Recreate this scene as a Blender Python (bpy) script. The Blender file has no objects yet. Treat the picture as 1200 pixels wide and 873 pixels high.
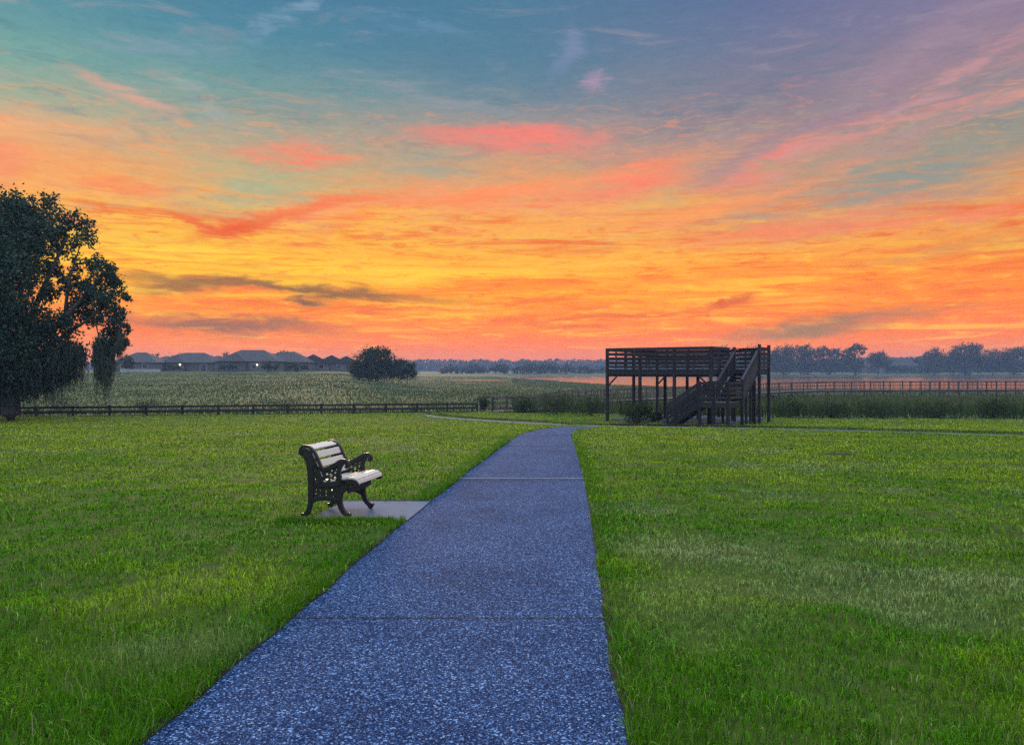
import bpy, bmesh, math, random
import numpy as np
from mathutils import Vector, Matrix
from math import radians as R, sin, cos, pi, atan, atan2, sqrt, tan

rng = np.random.default_rng(7)
random.seed(7)
scene = bpy.context.scene
col = scene.collection

# ------------------------------------------------------------------ camera
ZC, F, HY = 1.6, 900.0, 434.0            # eye height, focal length in photo pixels, horizon row
cam_d = bpy.data.cameras.new('camera')
cam = bpy.data.objects.new('camera', cam_d)
col.objects.link(cam)
cam.location = (0, 0, ZC)
cam.rotation_euler = (R(90) - atan(2.5 / F), 0, 0)
cam_d.sensor_width = 36.0
cam_d.lens = 36.0 * F / 1200.0
cam_d.clip_start = 0.05
cam_d.clip_end = 6000
scene.camera = cam

# ------------------------------------------------------------------ render settings and exposure
scene.render.engine = 'CYCLES'
scene.view_settings.view_transform = 'Standard'
scene.view_settings.look = 'None'
scene.view_settings.exposure = 0.0
scene.view_settings.gamma = 1.0
scene.view_settings.use_curve_mapping = False
cy = scene.cycles
cy.max_bounces = 6
cy.diffuse_bounces = 3
cy.glossy_bounces = 3
cy.transmission_bounces = 4
cy.transparent_max_bounces = 8
cy.volume_bounces = 0
cy.use_denoising = False
cy.use_adaptive_sampling = False
cy.sample_clamp_indirect = 3.0
cy.sample_clamp_direct = 6.0


def lin(c):
    out = []
    for v in c:
        v = v / 255.0
        out.append(v / 12.92 if v <= 0.04045 else ((v + 0.055) / 1.055) ** 2.4)
    return tuple(out)


# ------------------------------------------------------------------ sky
HAZE = 0.00042                            # haze density per metre
SUN_AZ, SUN_EL = -14.0, 3.0              # degrees: a little left of the path, just over the houses
w = bpy.data.worlds.new('World')
scene.world = w
w.use_nodes = True
nt = w.node_tree
nt.nodes.clear()
N, L = nt.nodes.new, nt.links.new


def azel(px, py):
    u, v = (px - 600) / F, (HY - py) / F
    return math.degrees(atan(u)), math.degrees(atan2(v, sqrt(1 + u * u)))


def m2(op, a, b=None, clamp=False):
    n = N('ShaderNodeMath')
    n.operation = op
    n.use_clamp = clamp
    for i, q in enumerate((a, b)):
        if q is None:
            continue
        if isinstance(q, (int, float)):
            n.inputs[i].default_value = q
        else:
            L(q, n.inputs[i])
    return n.outputs[0]


def maprange(v, a, b, c, d, smooth=False):
    n = N('ShaderNodeMapRange')
    n.interpolation_type = 'SMOOTHSTEP' if smooth else 'LINEAR'
    n.clamp = True
    L(v, n.inputs['Value'])
    for k, q in zip(('From Min', 'From Max', 'To Min', 'To Max'), (a, b, c, d)):
        n.inputs[k].default_value = q
    return n.outputs['Result']


def mixc(f, a, b, mode='MIX'):
    n = N('ShaderNodeMix')
    n.data_type = 'RGBA'
    n.blend_type = mode
    if isinstance(f, (int, float)):
        n.inputs['Factor'].default_value = f
    else:
        L(f, n.inputs['Factor'])
    for k, q in ((6, a), (7, b)):
        if isinstance(q, tuple):
            n.inputs[k].default_value = (*q, 1)
        else:
            L(q, n.inputs[k])
    return n.outputs[2]


tc = N('ShaderNodeTexCoord')
sep = N('ShaderNodeSeparateXYZ')
L(tc.outputs['Generated'], sep.inputs[0])
az = m2('MULTIPLY', m2('ARCTAN2', sep.outputs[0], sep.outputs[1]), 57.29578)
el = m2('MULTIPLY', m2('ARCSINE', sep.outputs[2]), 57.29578)
pv = N('ShaderNodeCombineXYZ')
L(az, pv.inputs[0])
L(el, pv.inputs[1])


def sky_noise(scale, detail, rough, sx, sy, rot=0.0, dist=0.0):
    mp = N('ShaderNodeMapping')
    mp.inputs['Rotation'].default_value = (0, 0, R(rot))
    mp.inputs['Scale'].default_value = (sx, sy, 1)
    L(pv.outputs[0], mp.inputs[0])
    n = N('ShaderNodeTexNoise')
    n.inputs['Scale'].default_value = scale
    n.inputs['Detail'].default_value = detail
    n.inputs['Roughness'].default_value = rough
    n.inputs['Distortion'].default_value = dist
    L(mp.outputs[0], n.inputs['Vector'])
    return n


n1 = sky_noise(1.0, 5, 0.6, 0.07, 0.22, -8, 0.6)
n2 = sky_noise(1.0, 4, 0.65, 0.22, 0.9, -6, 1.2)
n3 = sky_noise(1.0, 5, 0.7, 0.35, 2.2, -4, 0.8)


def warp(nz, ax, ay):
    sb = N('ShaderNodeVectorMath')
    sb.operation = 'SUBTRACT'
    L(nz.outputs['Color'], sb.inputs[0])
    sb.inputs[1].default_value = (0.5, 0.5, 0.5)
    ml = N('ShaderNodeVectorMath')
    ml.operation = 'MULTIPLY'
    L(sb.outputs[0], ml.inputs[0])
    ml.inputs[1].default_value = (ax, ay, 0)
    return ml.outputs[0]


def vadd(a, b):
    n = N('ShaderNodeVectorMath')
    n.operation = 'ADD'
    L(a, n.inputs[0])
    L(b, n.inputs[1])
    return n.outputs[0]


pw = vadd(vadd(pv.outputs[0], warp(n1, 7, 3.4)), warp(n2, 2.4, 1.3))
pw = vadd(pw, warp(n3, 1.2, 0.5))
sepw = N('ShaderNodeSeparateXYZ')
L(pw, sepw.inputs[0])
# elevation used by the gradient: the warp fades out near the horizon
elw = m2('ADD', el, m2('MULTIPLY', m2('SUBTRACT', sepw.outputs[1], el),
                       maprange(el, 0.0, 6.0, 0.25, 0.75)))
SKY = {
    0: [(0, 84, 132, 162), (60, 92, 146, 164), (120, 118, 164, 164), (160, 165, 174, 154), (185, 238, 172, 128),
        (220, 248, 165, 98), (260, 251, 182, 82), (300, 253, 194, 62), (345, 248, 160, 48), (380, 242, 118, 56),
        (408, 234, 116, 66), (436, 212, 116, 80)],
    300: [(0, 72, 122, 160), (60, 80, 134, 163), (120, 112, 152, 160), (165, 164, 161, 148), (205, 184, 172, 136),
          (240, 238, 170, 100), (280, 253, 186, 62), (320, 255, 194, 42), (352, 251, 160, 34), (382, 249, 128, 34),
          (407, 244, 114, 36), (436, 226, 112, 52)],
    600: [(0, 74, 122, 158), (60, 88, 126, 158), (120, 118, 138, 156), (160, 166, 146, 146), (200, 216, 158, 118),
          (250, 248, 170, 92), (300, 255, 176, 58), (342, 255, 160, 28), (372, 252, 136, 20), (400, 247, 112, 24),
          (418, 240, 106, 30), (436, 226, 104, 44)],
    900: [(0, 98, 110, 158), (60, 110, 118, 156), (120, 130, 124, 150), (165, 160, 136, 144), (200, 188, 150, 132),
          (250, 230, 154, 100), (300, 251, 166, 68), (342, 253, 146, 36), (380, 242, 122, 42), (403, 246, 112, 34),
          (418, 238, 108, 38), (436, 222, 106, 50)],
    1200: [(0, 114, 112, 160), (60, 134, 120, 158), (120, 160, 132, 150), (165, 142, 142, 146), (215, 152, 146, 134),
           (250, 228, 146, 94), (300, 240, 150, 70), (342, 246, 132, 44), (380, 246, 112, 36), (405, 236, 110, 48),
           (418, 228, 108, 54), (436, 212, 106, 62)],
}
EL_LO, EL_HI = -1.0, 29.0
rin = maprange(elw, EL_LO, EL_HI, 0.0, 1.0)
cols = []
for px, stops in SKY.items():
    r = N('ShaderNodeValToRGB')
    e = r.color_ramp.elements
    pts = sorted(((math.degrees(atan((HY - s[0]) / F)) - EL_LO) / (EL_HI - EL_LO), lin(s[1:])) for s in stops)
    pts = [(min(max(p, 0), 1), c) for p, c in pts]
    e[0].position, e[0].color = pts[0][0], (*pts[0][1], 1)
    e[1].position, e[1].color = pts[-1][0], (*pts[-1][1], 1)
    for p, c in pts[1:-1]:
        k = e.new(p)
        k.color = (*c, 1)
    L(rin, r.inputs[0])
    cols.append((math.degrees(atan((px - 600) / F)), r.outputs[0]))
sky = cols[0][1]
azw = m2('ADD', az, m2('MULTIPLY', m2('SUBTRACT', sepw.outputs[0], az), 0.8))
for (a0, _), (a1, c1) in zip(cols, cols[1:]):
    sky = mixc(maprange(azw, a0, a1, 0, 1), sky, c1)

# streaky thin cloud over the glow: redder and yellower threads
glow = m2('MULTIPLY', maprange(el, 0.6, 3.0, 0, 1, True), maprange(el, 10.0, 15.0, 1, 0, True))
sky = mixc(m2('MULTIPLY', maprange(n3.outputs['Fac'], 0.50, 0.68, 0, 0.75, True), glow), sky, lin((242, 98, 38)))
sky = mixc(m2('MULTIPLY', maprange(n3.outputs['Fac'], 0.48, 0.30, 0, 0.45, True), glow), sky, lin((255, 200, 74)))
n7 = sky_noise(1.0, 4, 0.6, 0.075, 1.25, -3, 0.9)
sky = mixc(m2('MULTIPLY', maprange(n7.outputs['Fac'], 0.50, 0.66, 0, 0.7, True), glow), sky, lin((240, 104, 44)))
sky = mixc(m2('MULTIPLY', maprange(n7.outputs['Fac'], 0.47, 0.33, 0, 0.5, True), glow), sky, lin((255, 194, 66)))
n4 = sky_noise(1.0, 5, 0.65, 0.10, 0.5, -16, 1.5)
high = maprange(el, 11.0, 17.0, 0, 1, True)
sky = mixc(m2('MULTIPLY', maprange(n4.outputs['Fac'], 0.52, 0.75, 0, 0.35, True), high), sky, lin((178, 158, 172)))
sky = mixc(m2('MULTIPLY', maprange(n4.outputs['Fac'], 0.48, 0.28, 0, 0.4, True), high), sky, lin((84, 118, 150)))

n5 = sky_noise(1.0, 6, 0.7, 0.22, 1.1, -9, 1.6)
band = m2('MULTIPLY', maprange(el, 7.0, 11.0, 0, 1, True), maprange(el, 16.0, 21.0, 1, 0, True))
sky = mixc(m2('MULTIPLY', maprange(n5.outputs['Fac'], 0.50, 0.68, 0, 0.5, True), band), sky, lin((252, 156, 104)))
sky = mixc(m2('MULTIPLY', maprange(n5.outputs['Fac'], 0.48, 0.32, 0, 0.4, True), band), sky, lin((190, 172, 138)))
STROKES = [  # px, row, half width, half height, tilt, colour, strength
    (300, 222, 120, 26, 6, (160, 180, 152), .60), (510, 196, 60, 15, 0, (165, 166, 152), .60),
    (1030, 218, 190, 34, 8, (142, 150, 148), .75), (760, 240, 50, 10, 5, (195, 165, 135), .5),
    (60, 205, 150, 30, -4, (248, 164, 112), .4), (15, 180, 34, 16, 25, (246, 146, 112), .6),
    (150, 215, 60, 9, -4, (250, 140, 90), .5),
    (345, 178, 80, 12, 2, (250, 136, 110), .8), (600, 168, 130, 15, 0, (244, 130, 122), .8),
    (420, 238, 150, 16, 10, (252, 150, 108), .55), (580, 232, 160, 22, 3, (255, 148, 110), .55),
    (282, 262, 70, 9, 16, (236, 98, 46), .95), (248, 268, 44, 7, -20, (238, 106, 54), .8), (380, 238, 110, 9, 14, (246, 124, 76), .7),
    (745, 204, 90, 22, 12, (250, 134, 110), .75), (900, 190, 100, 8, 18, (246, 136, 124), .85),
    (1010, 158, 140, 9, 18, (222, 144, 146), .65), (1130, 128, 130, 12, 20, (198, 146, 154), .5),
    (950, 152, 170, 16, 20, (180, 136, 148), .5), (1060, 66, 130, 22, 24, (160, 136, 160), .5),
    (930, 262, 170, 13, 6, (252, 138, 92), .65), (1110, 254, 150, 9, 4, (246, 140, 106), .6),
    (200, 300, 130, 16, 0, (254, 214, 66), .6), (480, 318, 170, 14, 0, (255, 206, 70), .5),
    (690, 306, 90, 6, 1, (255, 192, 84), .6),
    (360, 342, 200, 8, -2, (132, 88, 72), .72), (225, 337, 90, 8, -1, (150, 98, 70), .7),
    (272, 349, 70, 6, 0, (255, 108, 58), .6), (360, 356, 30, 5, 0, (140, 88, 80), .8),
    (275, 381, 130, 8, -3, (158, 92, 96), .85), (210, 400, 130, 5, 0, (250, 116, 70), .5),
    (975, 381, 140, 11, 6, (160, 106, 112), .9), (1110, 372, 110, 8, 4, (255, 112, 58), .6),
    (855, 359, 22, 5, 22, (215, 92, 46), .8), (720, 371, 170, 4, 3, (226, 92, 42), .65),
    (600, 398, 190, 6, 1, (250, 100, 46), .4),
    (145, 108, 62, 8, -12, (214, 164, 152), .75), (238, 112, 70, 12, -26, (156, 168, 172), .6),
    (185, 54, 90, 8, 2, (128, 154, 178), .65), (335, 16, 60, 8, 40, (128, 156, 188), .6),
    (480, 30, 120, 7, -4, (104, 142, 184), .5), (697, 90, 12, 12, 55, (186, 150, 184), .6),
    (660, 62, 16, 28, -30, (125, 140, 180), .6), (520, 122, 90, 10, -10, (140, 150, 168), .6),
    (640, 214, 230, 9, 8, (255, 150, 104), .6), (470, 250, 210, 8, 14, (255, 138, 76), .55), (860, 236, 190, 7, 12, (250, 150, 104), .55),
    (1080, 100, 170, 7, 24, (206, 150, 160), .5), (1000, 118, 200, 8, 22, (150, 128, 152), .5), (700, 260, 260, 8, 5, (255, 164, 84), .5),
    (420, 300, 220, 6, -3, (255, 176, 60), .5), (640, 336, 260, 7, 1, (250, 128, 40), .5), (900, 318, 220, 7, 4, (252, 140, 56), .5),
    (430, 366, 240, 5, 0, (226, 92, 40), .55), (620, 356, 120, 4, 2, (232, 104, 44), .5), (1010, 340, 170, 6, 4, (240, 120, 54), .5),
    (330, 322, 160, 5, -2, (226, 150, 60), .45), (1120, 300, 120, 8, 4, (210, 146, 92), .45),
    (560, 70, 160, 24, -6, (84, 126, 158), .4),
]
WISP = {r_: maprange(sky_noise(1.0, 4, 0.62, 0.16, 1.3, -r_, 0.7).outputs['Fac'], 0.32, 0.58, 0.12, 1.0, True) for r_ in (0, 18)}
for px, py, rx, ry, rot, c, s in STROKES:
    a0, e0 = azel(px, py)
    k = math.degrees(1 / F)
    mp = N('ShaderNodeMapping')
    mp.vector_type = 'TEXTURE'
    mp.inputs['Location'].default_value = (a0, e0, 0)
    mp.inputs['Rotation'].default_value = (0, 0, R(rot))
    mp.inputs['Scale'].default_value = (rx * k * 1.25, ry * k * 1.5, 1)
    L(pw, mp.inputs[0])
    ln = N('ShaderNodeVectorMath')
    ln.operation = 'LENGTH'
    L(mp.outputs[0], ln.inputs[0])
    msk = maprange(ln.outputs['Value'], 0.1, 1.0, min(1.0, s * 1.25), 0.0, True)
    if rx >= 50 and sum(c) > 395:
        msk = m2('MULTIPLY', msk, WISP[min(WISP, key=lambda r_: abs(r_ - rot))])
    sky = mixc(msk, sky, lin(c))

gl = N('ShaderNodeCombineColor')
L(maprange(el, 0.0, 9.0, 1.40, 1.05), gl.inputs[0])
L(maprange(el, 0.0, 9.0, 1.66, 1.06), gl.inputs[1])
L(maprange(el, 0.0, 9.0, 0.25, 0.95), gl.inputs[2])
sky = mixc(1.0, sky, gl.outputs[0], 'MULTIPLY')

# fine mottling of the cloud sheet
n6 = sky_noise(1.0, 6, 0.75, 0.9, 3.2, -7, 0.8)
mot = N('ShaderNodeCombineColor')
mv = maprange(n6.outputs['Fac'], 0.3, 0.7, 0.92, 1.07)
for i_ in range(3):
    L(mv, mot.inputs[i_])
sky = mixc(1.0, sky, mot.outputs[0], 'MULTIPLY')

# above the frame and behind the viewer: Sky Texture, with brightness added to light the ground
ns = N('ShaderNodeTexSky')
ns.sky_type = 'NISHITA'
ns.sun_disc = False
ns.sun_elevation = R(SUN_EL)
ns.sun_rotation = R(SUN_AZ)
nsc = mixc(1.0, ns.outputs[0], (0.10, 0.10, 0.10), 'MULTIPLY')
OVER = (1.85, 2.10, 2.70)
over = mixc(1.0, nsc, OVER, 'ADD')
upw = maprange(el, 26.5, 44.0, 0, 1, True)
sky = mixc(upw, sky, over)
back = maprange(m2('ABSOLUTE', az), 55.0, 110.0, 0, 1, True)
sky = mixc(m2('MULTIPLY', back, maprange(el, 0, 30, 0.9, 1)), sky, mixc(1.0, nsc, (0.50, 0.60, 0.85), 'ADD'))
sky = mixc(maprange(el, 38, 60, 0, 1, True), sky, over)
bg = N('ShaderNodeBackground')
bg.inputs['Strength'].default_value = 1.0
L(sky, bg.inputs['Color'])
wo = N('ShaderNodeOutputWorld')
L(bg.outputs[0], wo.inputs[0])
w.cycles.sampling_method = 'MANUAL'
w.cycles.sample_map_resolution = 512

# ------------------------------------------------------------------ sun, still on the horizon behind thin cloud
sun_d = bpy.data.lights.new('sun', 'SUN')
sun = bpy.data.objects.new('sun', sun_d)
col.objects.link(sun)
sun_d.energy = 2.4
sun_d.angle = R(12)
sun_d.color = (1.0, 0.62, 0.32)
sd = Vector((sin(R(SUN_AZ)) * cos(R(SUN_EL + 4)), cos(R(SUN_AZ)) * cos(R(SUN_EL + 4)), sin(R(SUN_EL + 4))))
sun.rotation_euler = sd.to_track_quat('Z', 'Y').to_euler()
sun.location = (-20, 80, 30)

# ------------------------------------------------------------------ terrain shape
WATER_Z = -1.9
_tab = np.random.default_rng(3).random((256, 256))


def vnoise(x, y, s, seed=0):
    x = np.asarray(x, float) / s + seed * 17.31
    y = np.asarray(y, float) / s + seed * 9.77
    xi, yi = np.floor(x).astype(int), np.floor(y).astype(int)
    fx, fy = x - xi, y - yi
    fx, fy = fx * fx * (3 - 2 * fx), fy * fy * (3 - 2 * fy)
    g = lambda a, b: _tab[a & 255, b & 255]
    return (g(xi, yi) * (1 - fx) + g(xi + 1, yi) * fx) * (1 - fy) + (g(xi, yi + 1) * (1 - fx) + g(xi + 1, yi + 1) * fx) * fy


def fnoise(x, y, s, seed=0, o=3):
    t, a, n = 0, 1.0, 0
    for k in range(o):
        t = t + a * vnoise(x, y, s / 2 ** k, seed + k)
        n += a
        a *= 0.55
    return t / n


D_LEFT = ([0, 50, 60, 100, 150, 210, 260, 600, 2000], [-1.39, -1.39, -1.6, -0.95, 0.05, 1.25, 1.45, 1.5, 1.5])
D_MID = ([0, 50, 60, 100, 150, 300, 500, 1000, 2000], [-1.39, -1.39, -1.55, -1.6, -1.5, -1.15, -0.4, 0.6, 1.0])
SH_U = [-0.2, 0.0, 0.011, 0.067, 0.125, 0.2, 0.33, 0.45, 0.67, 2.0]
SH_D = [440, 430, 330, 235, 185, 165, 150, 138, 122, 100]


POOLS = [((560 - 600) / F * 232, 232, 9, 11, -1.45)]


def H(x, y):
    x, y = np.asarray(x, float), np.asarray(y, float)
    yy = np.clip(y, -40, 41)
    yq = np.maximum(yy, 0)
    z = -0.017 * yy - 0.00036 * yq * yq - 0.010 * np.clip(y - 41, 0, 9)
    d = np.maximum(y, 1.0)
    u = x / d
    zl = np.interp(d, *D_LEFT)
    zm = np.interp(d, *D_MID)
    sh = np.interp(u, SH_U, SH_D)
    zr = np.interp(d, [0, 50, 60, 90], [-1.39, -1.39, -1.68, -1.82])
    zr = np.where(d > 90, np.where(d < sh, -1.82 - 0.08 * (d - 90) / np.maximum(sh - 90, 1), -1.9 - 0.04 * (d - sh)), zr)
    zr = np.maximum(zr, -3.0)
    zr = np.where(d > 425, np.maximum(zr, -3.0 + (d - 425) * 0.04), zr)
    zr = np.where(d > 452, np.minimum(-1.92 + (d - 452) * 0.03, 0.2 + (d - 520) * 0.004), zr)
    a = np.clip((u + 0.24) / 0.14, 0, 1)
    a = a * a * (3 - 2 * a)
    b = np.clip((u + 0.03) / 0.05, 0, 1)
    b = b * b * (3 - 2 * b)
    far = (zl * (1 - a) + zm * a) * (1 - b) + zr * b
    k = np.clip((d - 50) / 6, 0, 1)
    bump = (fnoise(x, y, 9, 5) - 0.5) * 0.22 * np.clip((d - 58) / 20, 0, 1) * (1 - b * np.clip((d - 70) / 30, 0, 1)) * (1 - np.clip((u + 0.17) / 0.05, 0, 1) * np.clip((d - 130) / 40, 0, 1))
    z = np.where(d > 50, z * (1 - k) + far * k + bump, z)
    for cx, cyy, rx, ry, zl_ in POOLS:
        r = np.sqrt(((x - cx) / rx) ** 2 + ((y - cyy) / ry) ** 2)
        s_ = np.clip((1.25 - r) / 0.3, 0, 1)
        z = z * (1 - s_) + np.minimum(z, zl_ - 0.25) * s_
    return z


def h1(x, y):
    return float(H(x, y))


def lawn_far(u):
    """depth of the far edge of the mown lawn, by direction"""
    return np.interp(u, [-3, -0.75, -0.10, -0.04, 0.10, 0.17, 0.30, 0.70, 3], [47, 48.5, 55, 57.5, 54, 49, 47, 45.5, 42])


def P(px, py, dmax=80.0):
    """where the line of sight through a photo pixel meets the ground"""
    u, v = (px - 600) / F, (HY - py) / F
    d = np.linspace(1.0, dmax, 6000)
    g = ZC + v * d - H(u * d, d)
    i = int(np.argmax(g <= 0)) if (g <= 0).any() else len(d) - 1
    return Vector((u * d[i], d[i], h1(u * d[i], d[i])))


def X(px, d):
    return (px - 600) / F * d


def Z(py, d):
    return ZC + (HY - py) / F * d


# ------------------------------------------------------------------ helpers
def tag(o, label=None, cat=None, group=None, kind=None):
    for k, v in (('label', label), ('category', cat), ('group', group), ('kind', kind)):
        if v:
            o[k] = v
    return o


def empty(name, loc, label=None, cat=None, group=None):
    o = bpy.data.objects.new(name, None)
    col.objects.link(o)
    o.location = loc
    o.empty_display_size = 0.2
    return tag(o, label, cat, group)


def rootloc(o):
    v = Vector((0, 0, 0))
    while o is not None:
        v += Vector(o.location)
        o = o.parent
    return v


class MB:
    """collects shapes in world coordinates; build() links them as one mesh object"""

    def __init__(s):
        s.v, s.f = [], []

    def add(s, vs, fs):
        n = len(s.v)
        s.v.extend([tuple(p) for p in vs])
        s.f.extend([tuple(i + n for i in f) for f in fs])

    def box(s, c, ex, ey, ez):
        """centre and three half-extent vectors"""
        c, ex, ey, ez = Vector(c), Vector(ex), Vector(ey), Vector(ez)
        vs = [c + ex * i + ey * j + ez * k for k in (-1, 1) for j in (-1, 1) for i in (-1, 1)]
        s.add(vs, [(0, 2, 3, 1), (4, 5, 7, 6), (0, 1, 5, 4), (2, 6, 7, 3), (0, 4, 6, 2), (1, 3, 7, 5)])

    def bar(s, a, b, wd, ht, up=(0, 0, 1)):
        """board from a to b, wd across, ht along up"""
        a, b = Vector(a), Vector(b)
        t = (b - a)
        ln = t.length
        t.normalize()
        sd_ = t.cross(Vector(up))
        if sd_.length < 1e-4:
            sd_ = t.cross(Vector((1, 0, 0)))
        sd_.normalize()
        uu = sd_.cross(t).normalized()
        s.box((a + b) / 2, t * ln / 2, sd_ * wd / 2, uu * ht / 2)

    def tube(s, pts, rad, n=8, cap=True):
        pts = [Vector(p) for p in pts]
        rings = []
        for i, p in enumerate(pts):
            t = (pts[min(i + 1, len(pts) - 1)] - pts[max(i - 1, 0)]).normalized()
            a = t.cross(Vector((0, 0, 1)))
            if a.length < 1e-3:
                a = t.cross(Vector((0, 1, 0)))
            a.normalize()
            b = a.cross(t)
            r = rad[i] if hasattr(rad, '__len__') else rad
            rings.append([p + (a * cos(2 * pi * k / n) + b * sin(2 * pi * k / n)) * r for k in range(n)])
        vs = [q for rg in rings for q in rg]
        fs = [(i * n + k, i * n + (k + 1) % n, (i + 1) * n + (k + 1) % n, (i + 1) * n + k)
              for i in range(len(pts) - 1) for k in range(n)]
        if cap:
            fs += [tuple(range(n))[::-1], tuple((len(pts) - 1) * n + k for k in range(n))]
        s.add(vs, fs)

    def build(s, name, mat, parent=None, smooth=False, bevel=0.0):
        me = bpy.data.meshes.new(name)
        base = rootloc(parent)
        me.from_pydata([tuple(Vector(p) - base) for p in s.v], [], s.f)
        me.update()
        if smooth:
            me.polygons.foreach_set('use_smooth', [True] * len(me.polygons))
        if mat:
            me.materials.append(mat)
        o = bpy.data.objects.new(name, me)
        col.objects.link(o)
        o.parent = parent
        if bevel:
            b = o.modifiers.new('bevel', 'BEVEL')
            b.width = bevel
            b.segments = 1
            b.limit_method = 'ANGLE'
        return o


def np_mesh(name, verts, quads, mat, parent=None, colors=None, tris=None):
    """fast mesh from arrays; verts in world coordinates, colours per vertex (leaf pigments)"""
    base = np.array(rootloc(parent))
    verts = np.asarray(verts, np.float32) - base.astype(np.float32)
    me = bpy.data.meshes.new(name)
    nq = 0 if quads is None else len(quads)
    ntr = 0 if tris is None else len(tris)
    me.vertices.add(len(verts))
    me.vertices.foreach_set('co', verts.ravel())
    parts_, starts = [], []
    if nq:
        parts_.append(np.asarray(quads, np.int32).ravel())
        starts.append(np.arange(nq, dtype=np.int32) * 4)
    if ntr:
        parts_.append(np.asarray(tris, np.int32).ravel())
        starts.append(nq * 4 + np.arange(ntr, dtype=np.int32) * 3)
    li = np.concatenate(parts_)
    me.loops.add(len(li))
    me.loops.foreach_set('vertex_index', li)
    me.polygons.add(nq + ntr)
    me.polygons.foreach_set('loop_start', np.concatenate(starts))
    me.update(calc_edges=True)
    if colors is not None:
        at = me.attributes.new('leaf_colour', 'FLOAT_COLOR', 'POINT')
        c4 = np.ones((len(verts), 4), np.float32)
        c4[:, :3] = colors
        at.data.foreach_set('color', c4.ravel())
    me.materials.append(mat)
    o = bpy.data.objects.new(name, me)
    col.objects.link(o)
    o.parent = parent
    return o


# ------------------------------------------------------------------ materials
MATS = {}


def mat_new(name):
    m = bpy.data.materials.new(name)
    m.use_nodes = True
    t = m.node_tree
    return m, t, t.nodes['Principled BSDF'], t.nodes['Material Output']


def mnoise(t, scale, detail=4, rough=0.6, vec=None, stretch=None):
    c = t.nodes.new('ShaderNodeTexCoord')
    src = c.outputs['Object']
    if stretch:
        mp = t.nodes.new('ShaderNodeMapping')
        mp.inputs['Scale'].default_value = stretch
        t.links.new(src, mp.inputs[0])
        src = mp.outputs[0]
    n = t.nodes.new('ShaderNodeTexNoise')
    n.inputs['Scale'].default_value = scale
    n.inputs['Detail'].default_value = detail
    n.inputs['Roughness'].default_value = rough
    t.links.new(src, n.inputs['Vector'])
    return n.outputs['Fac']


def mramp(t, f, stops):
    r = t.nodes.new('ShaderNodeValToRGB')
    e = r.color_ramp.elements
    e[0].position, e[0].color = stops[0][0], (*stops[0][1], 1)
    e[1].position, e[1].color = stops[-1][0], (*stops[-1][1], 1)
    for p, c in stops[1:-1]:
        k = e.new(p)
        k.color = (*c, 1)
    t.links.new(f, r.inputs[0])
    return r.outputs[0]


def mbump(t, b, f, strength, dist):
    n = t.nodes.new('ShaderNodeBump')
    n.inputs['Strength'].default_value = strength
    n.inputs['Distance'].default_value = dist
    t.links.new(f, n.inputs['Height'])
    t.links.new(n.outputs[0], b.inputs['Normal'])


def simple(name, c0, c1, scale=8, rough=0.7, stretch=None, bump=0.3, bdist=0.01, metal=0.0, spec=0.5, boards=0.0):
    m, t, b, o = mat_new(name)
    f = mnoise(t, scale, 5, 0.65, stretch=stretch)
    cr_ = mramp(t, f, [(0.3, c0), (0.7, c1)])
    if boards:
        gi = t.nodes.new('ShaderNodeNewGeometry')
        oi = t.nodes.new('ShaderNodeObjectInfo')
        ad = t.nodes.new('ShaderNodeMath')
        ad.operation = 'ADD'
        t.links.new(gi.outputs['Random Per Island'], ad.inputs[0])
        t.links.new(oi.outputs['Random'], ad.inputs[1])
        fr_ = t.nodes.new('ShaderNodeMath')
        fr_.operation = 'FRACT'
        t.links.new(ad.outputs[0], fr_.inputs[0])
        mu = t.nodes.new('ShaderNodeMix')
        mu.data_type = 'RGBA'
        mu.blend_type = 'MULTIPLY'
        mu.inputs[0].default_value = 1.0
        t.links.new(cr_, mu.inputs[6])
        t.links.new(mramp(t, fr_.outputs[0], [(0.0, (1 - boards,) * 3), (1.0, (1 + boards * 1.6, 1 + boards * 1.5, 1 + boards * 1.4))]), mu.inputs[7])
        cr_ = mu.outputs[2]
    t.links.new(cr_, b.inputs['Base Color'])
    b.inputs['Roughness'].default_value = rough
    b.inputs['Metallic'].default_value = metal
    b.inputs['Specular IOR Level'].default_value = spec
    if bump:
        mbump(t, b, f, bump, bdist)
    MATS[name] = m
    return m


def leafy(name, translucent=0.35, rough=0.55, spec=0.25):
    """leaf blades: pigment from the mesh, light passes through"""
    m, t, b, o = mat_new(name)
    a = t.nodes.new('ShaderNodeAttribute')
    a.attribute_name = 'leaf_colour'
    t.links.new(a.outputs['Color'], b.inputs['Base Color'])
    b.inputs['Roughness'].default_value = rough
    b.inputs['Specular IOR Level'].default_value = spec
    tr = t.nodes.new('ShaderNodeBsdfTranslucent')
    t.links.new(a.outputs['Color'], tr.inputs['Color'])
    mx = t.nodes.new('ShaderNodeMixShader')
    mx.inputs[0].default_value = translucent
    t.links.new(b.outputs[0], mx.inputs[1])
    t.links.new(tr.outputs[0], mx.inputs[2])
    t.links.new(mx.outputs[0], o.inputs['Surface'])
    MATS[name] = m
    return m


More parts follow.
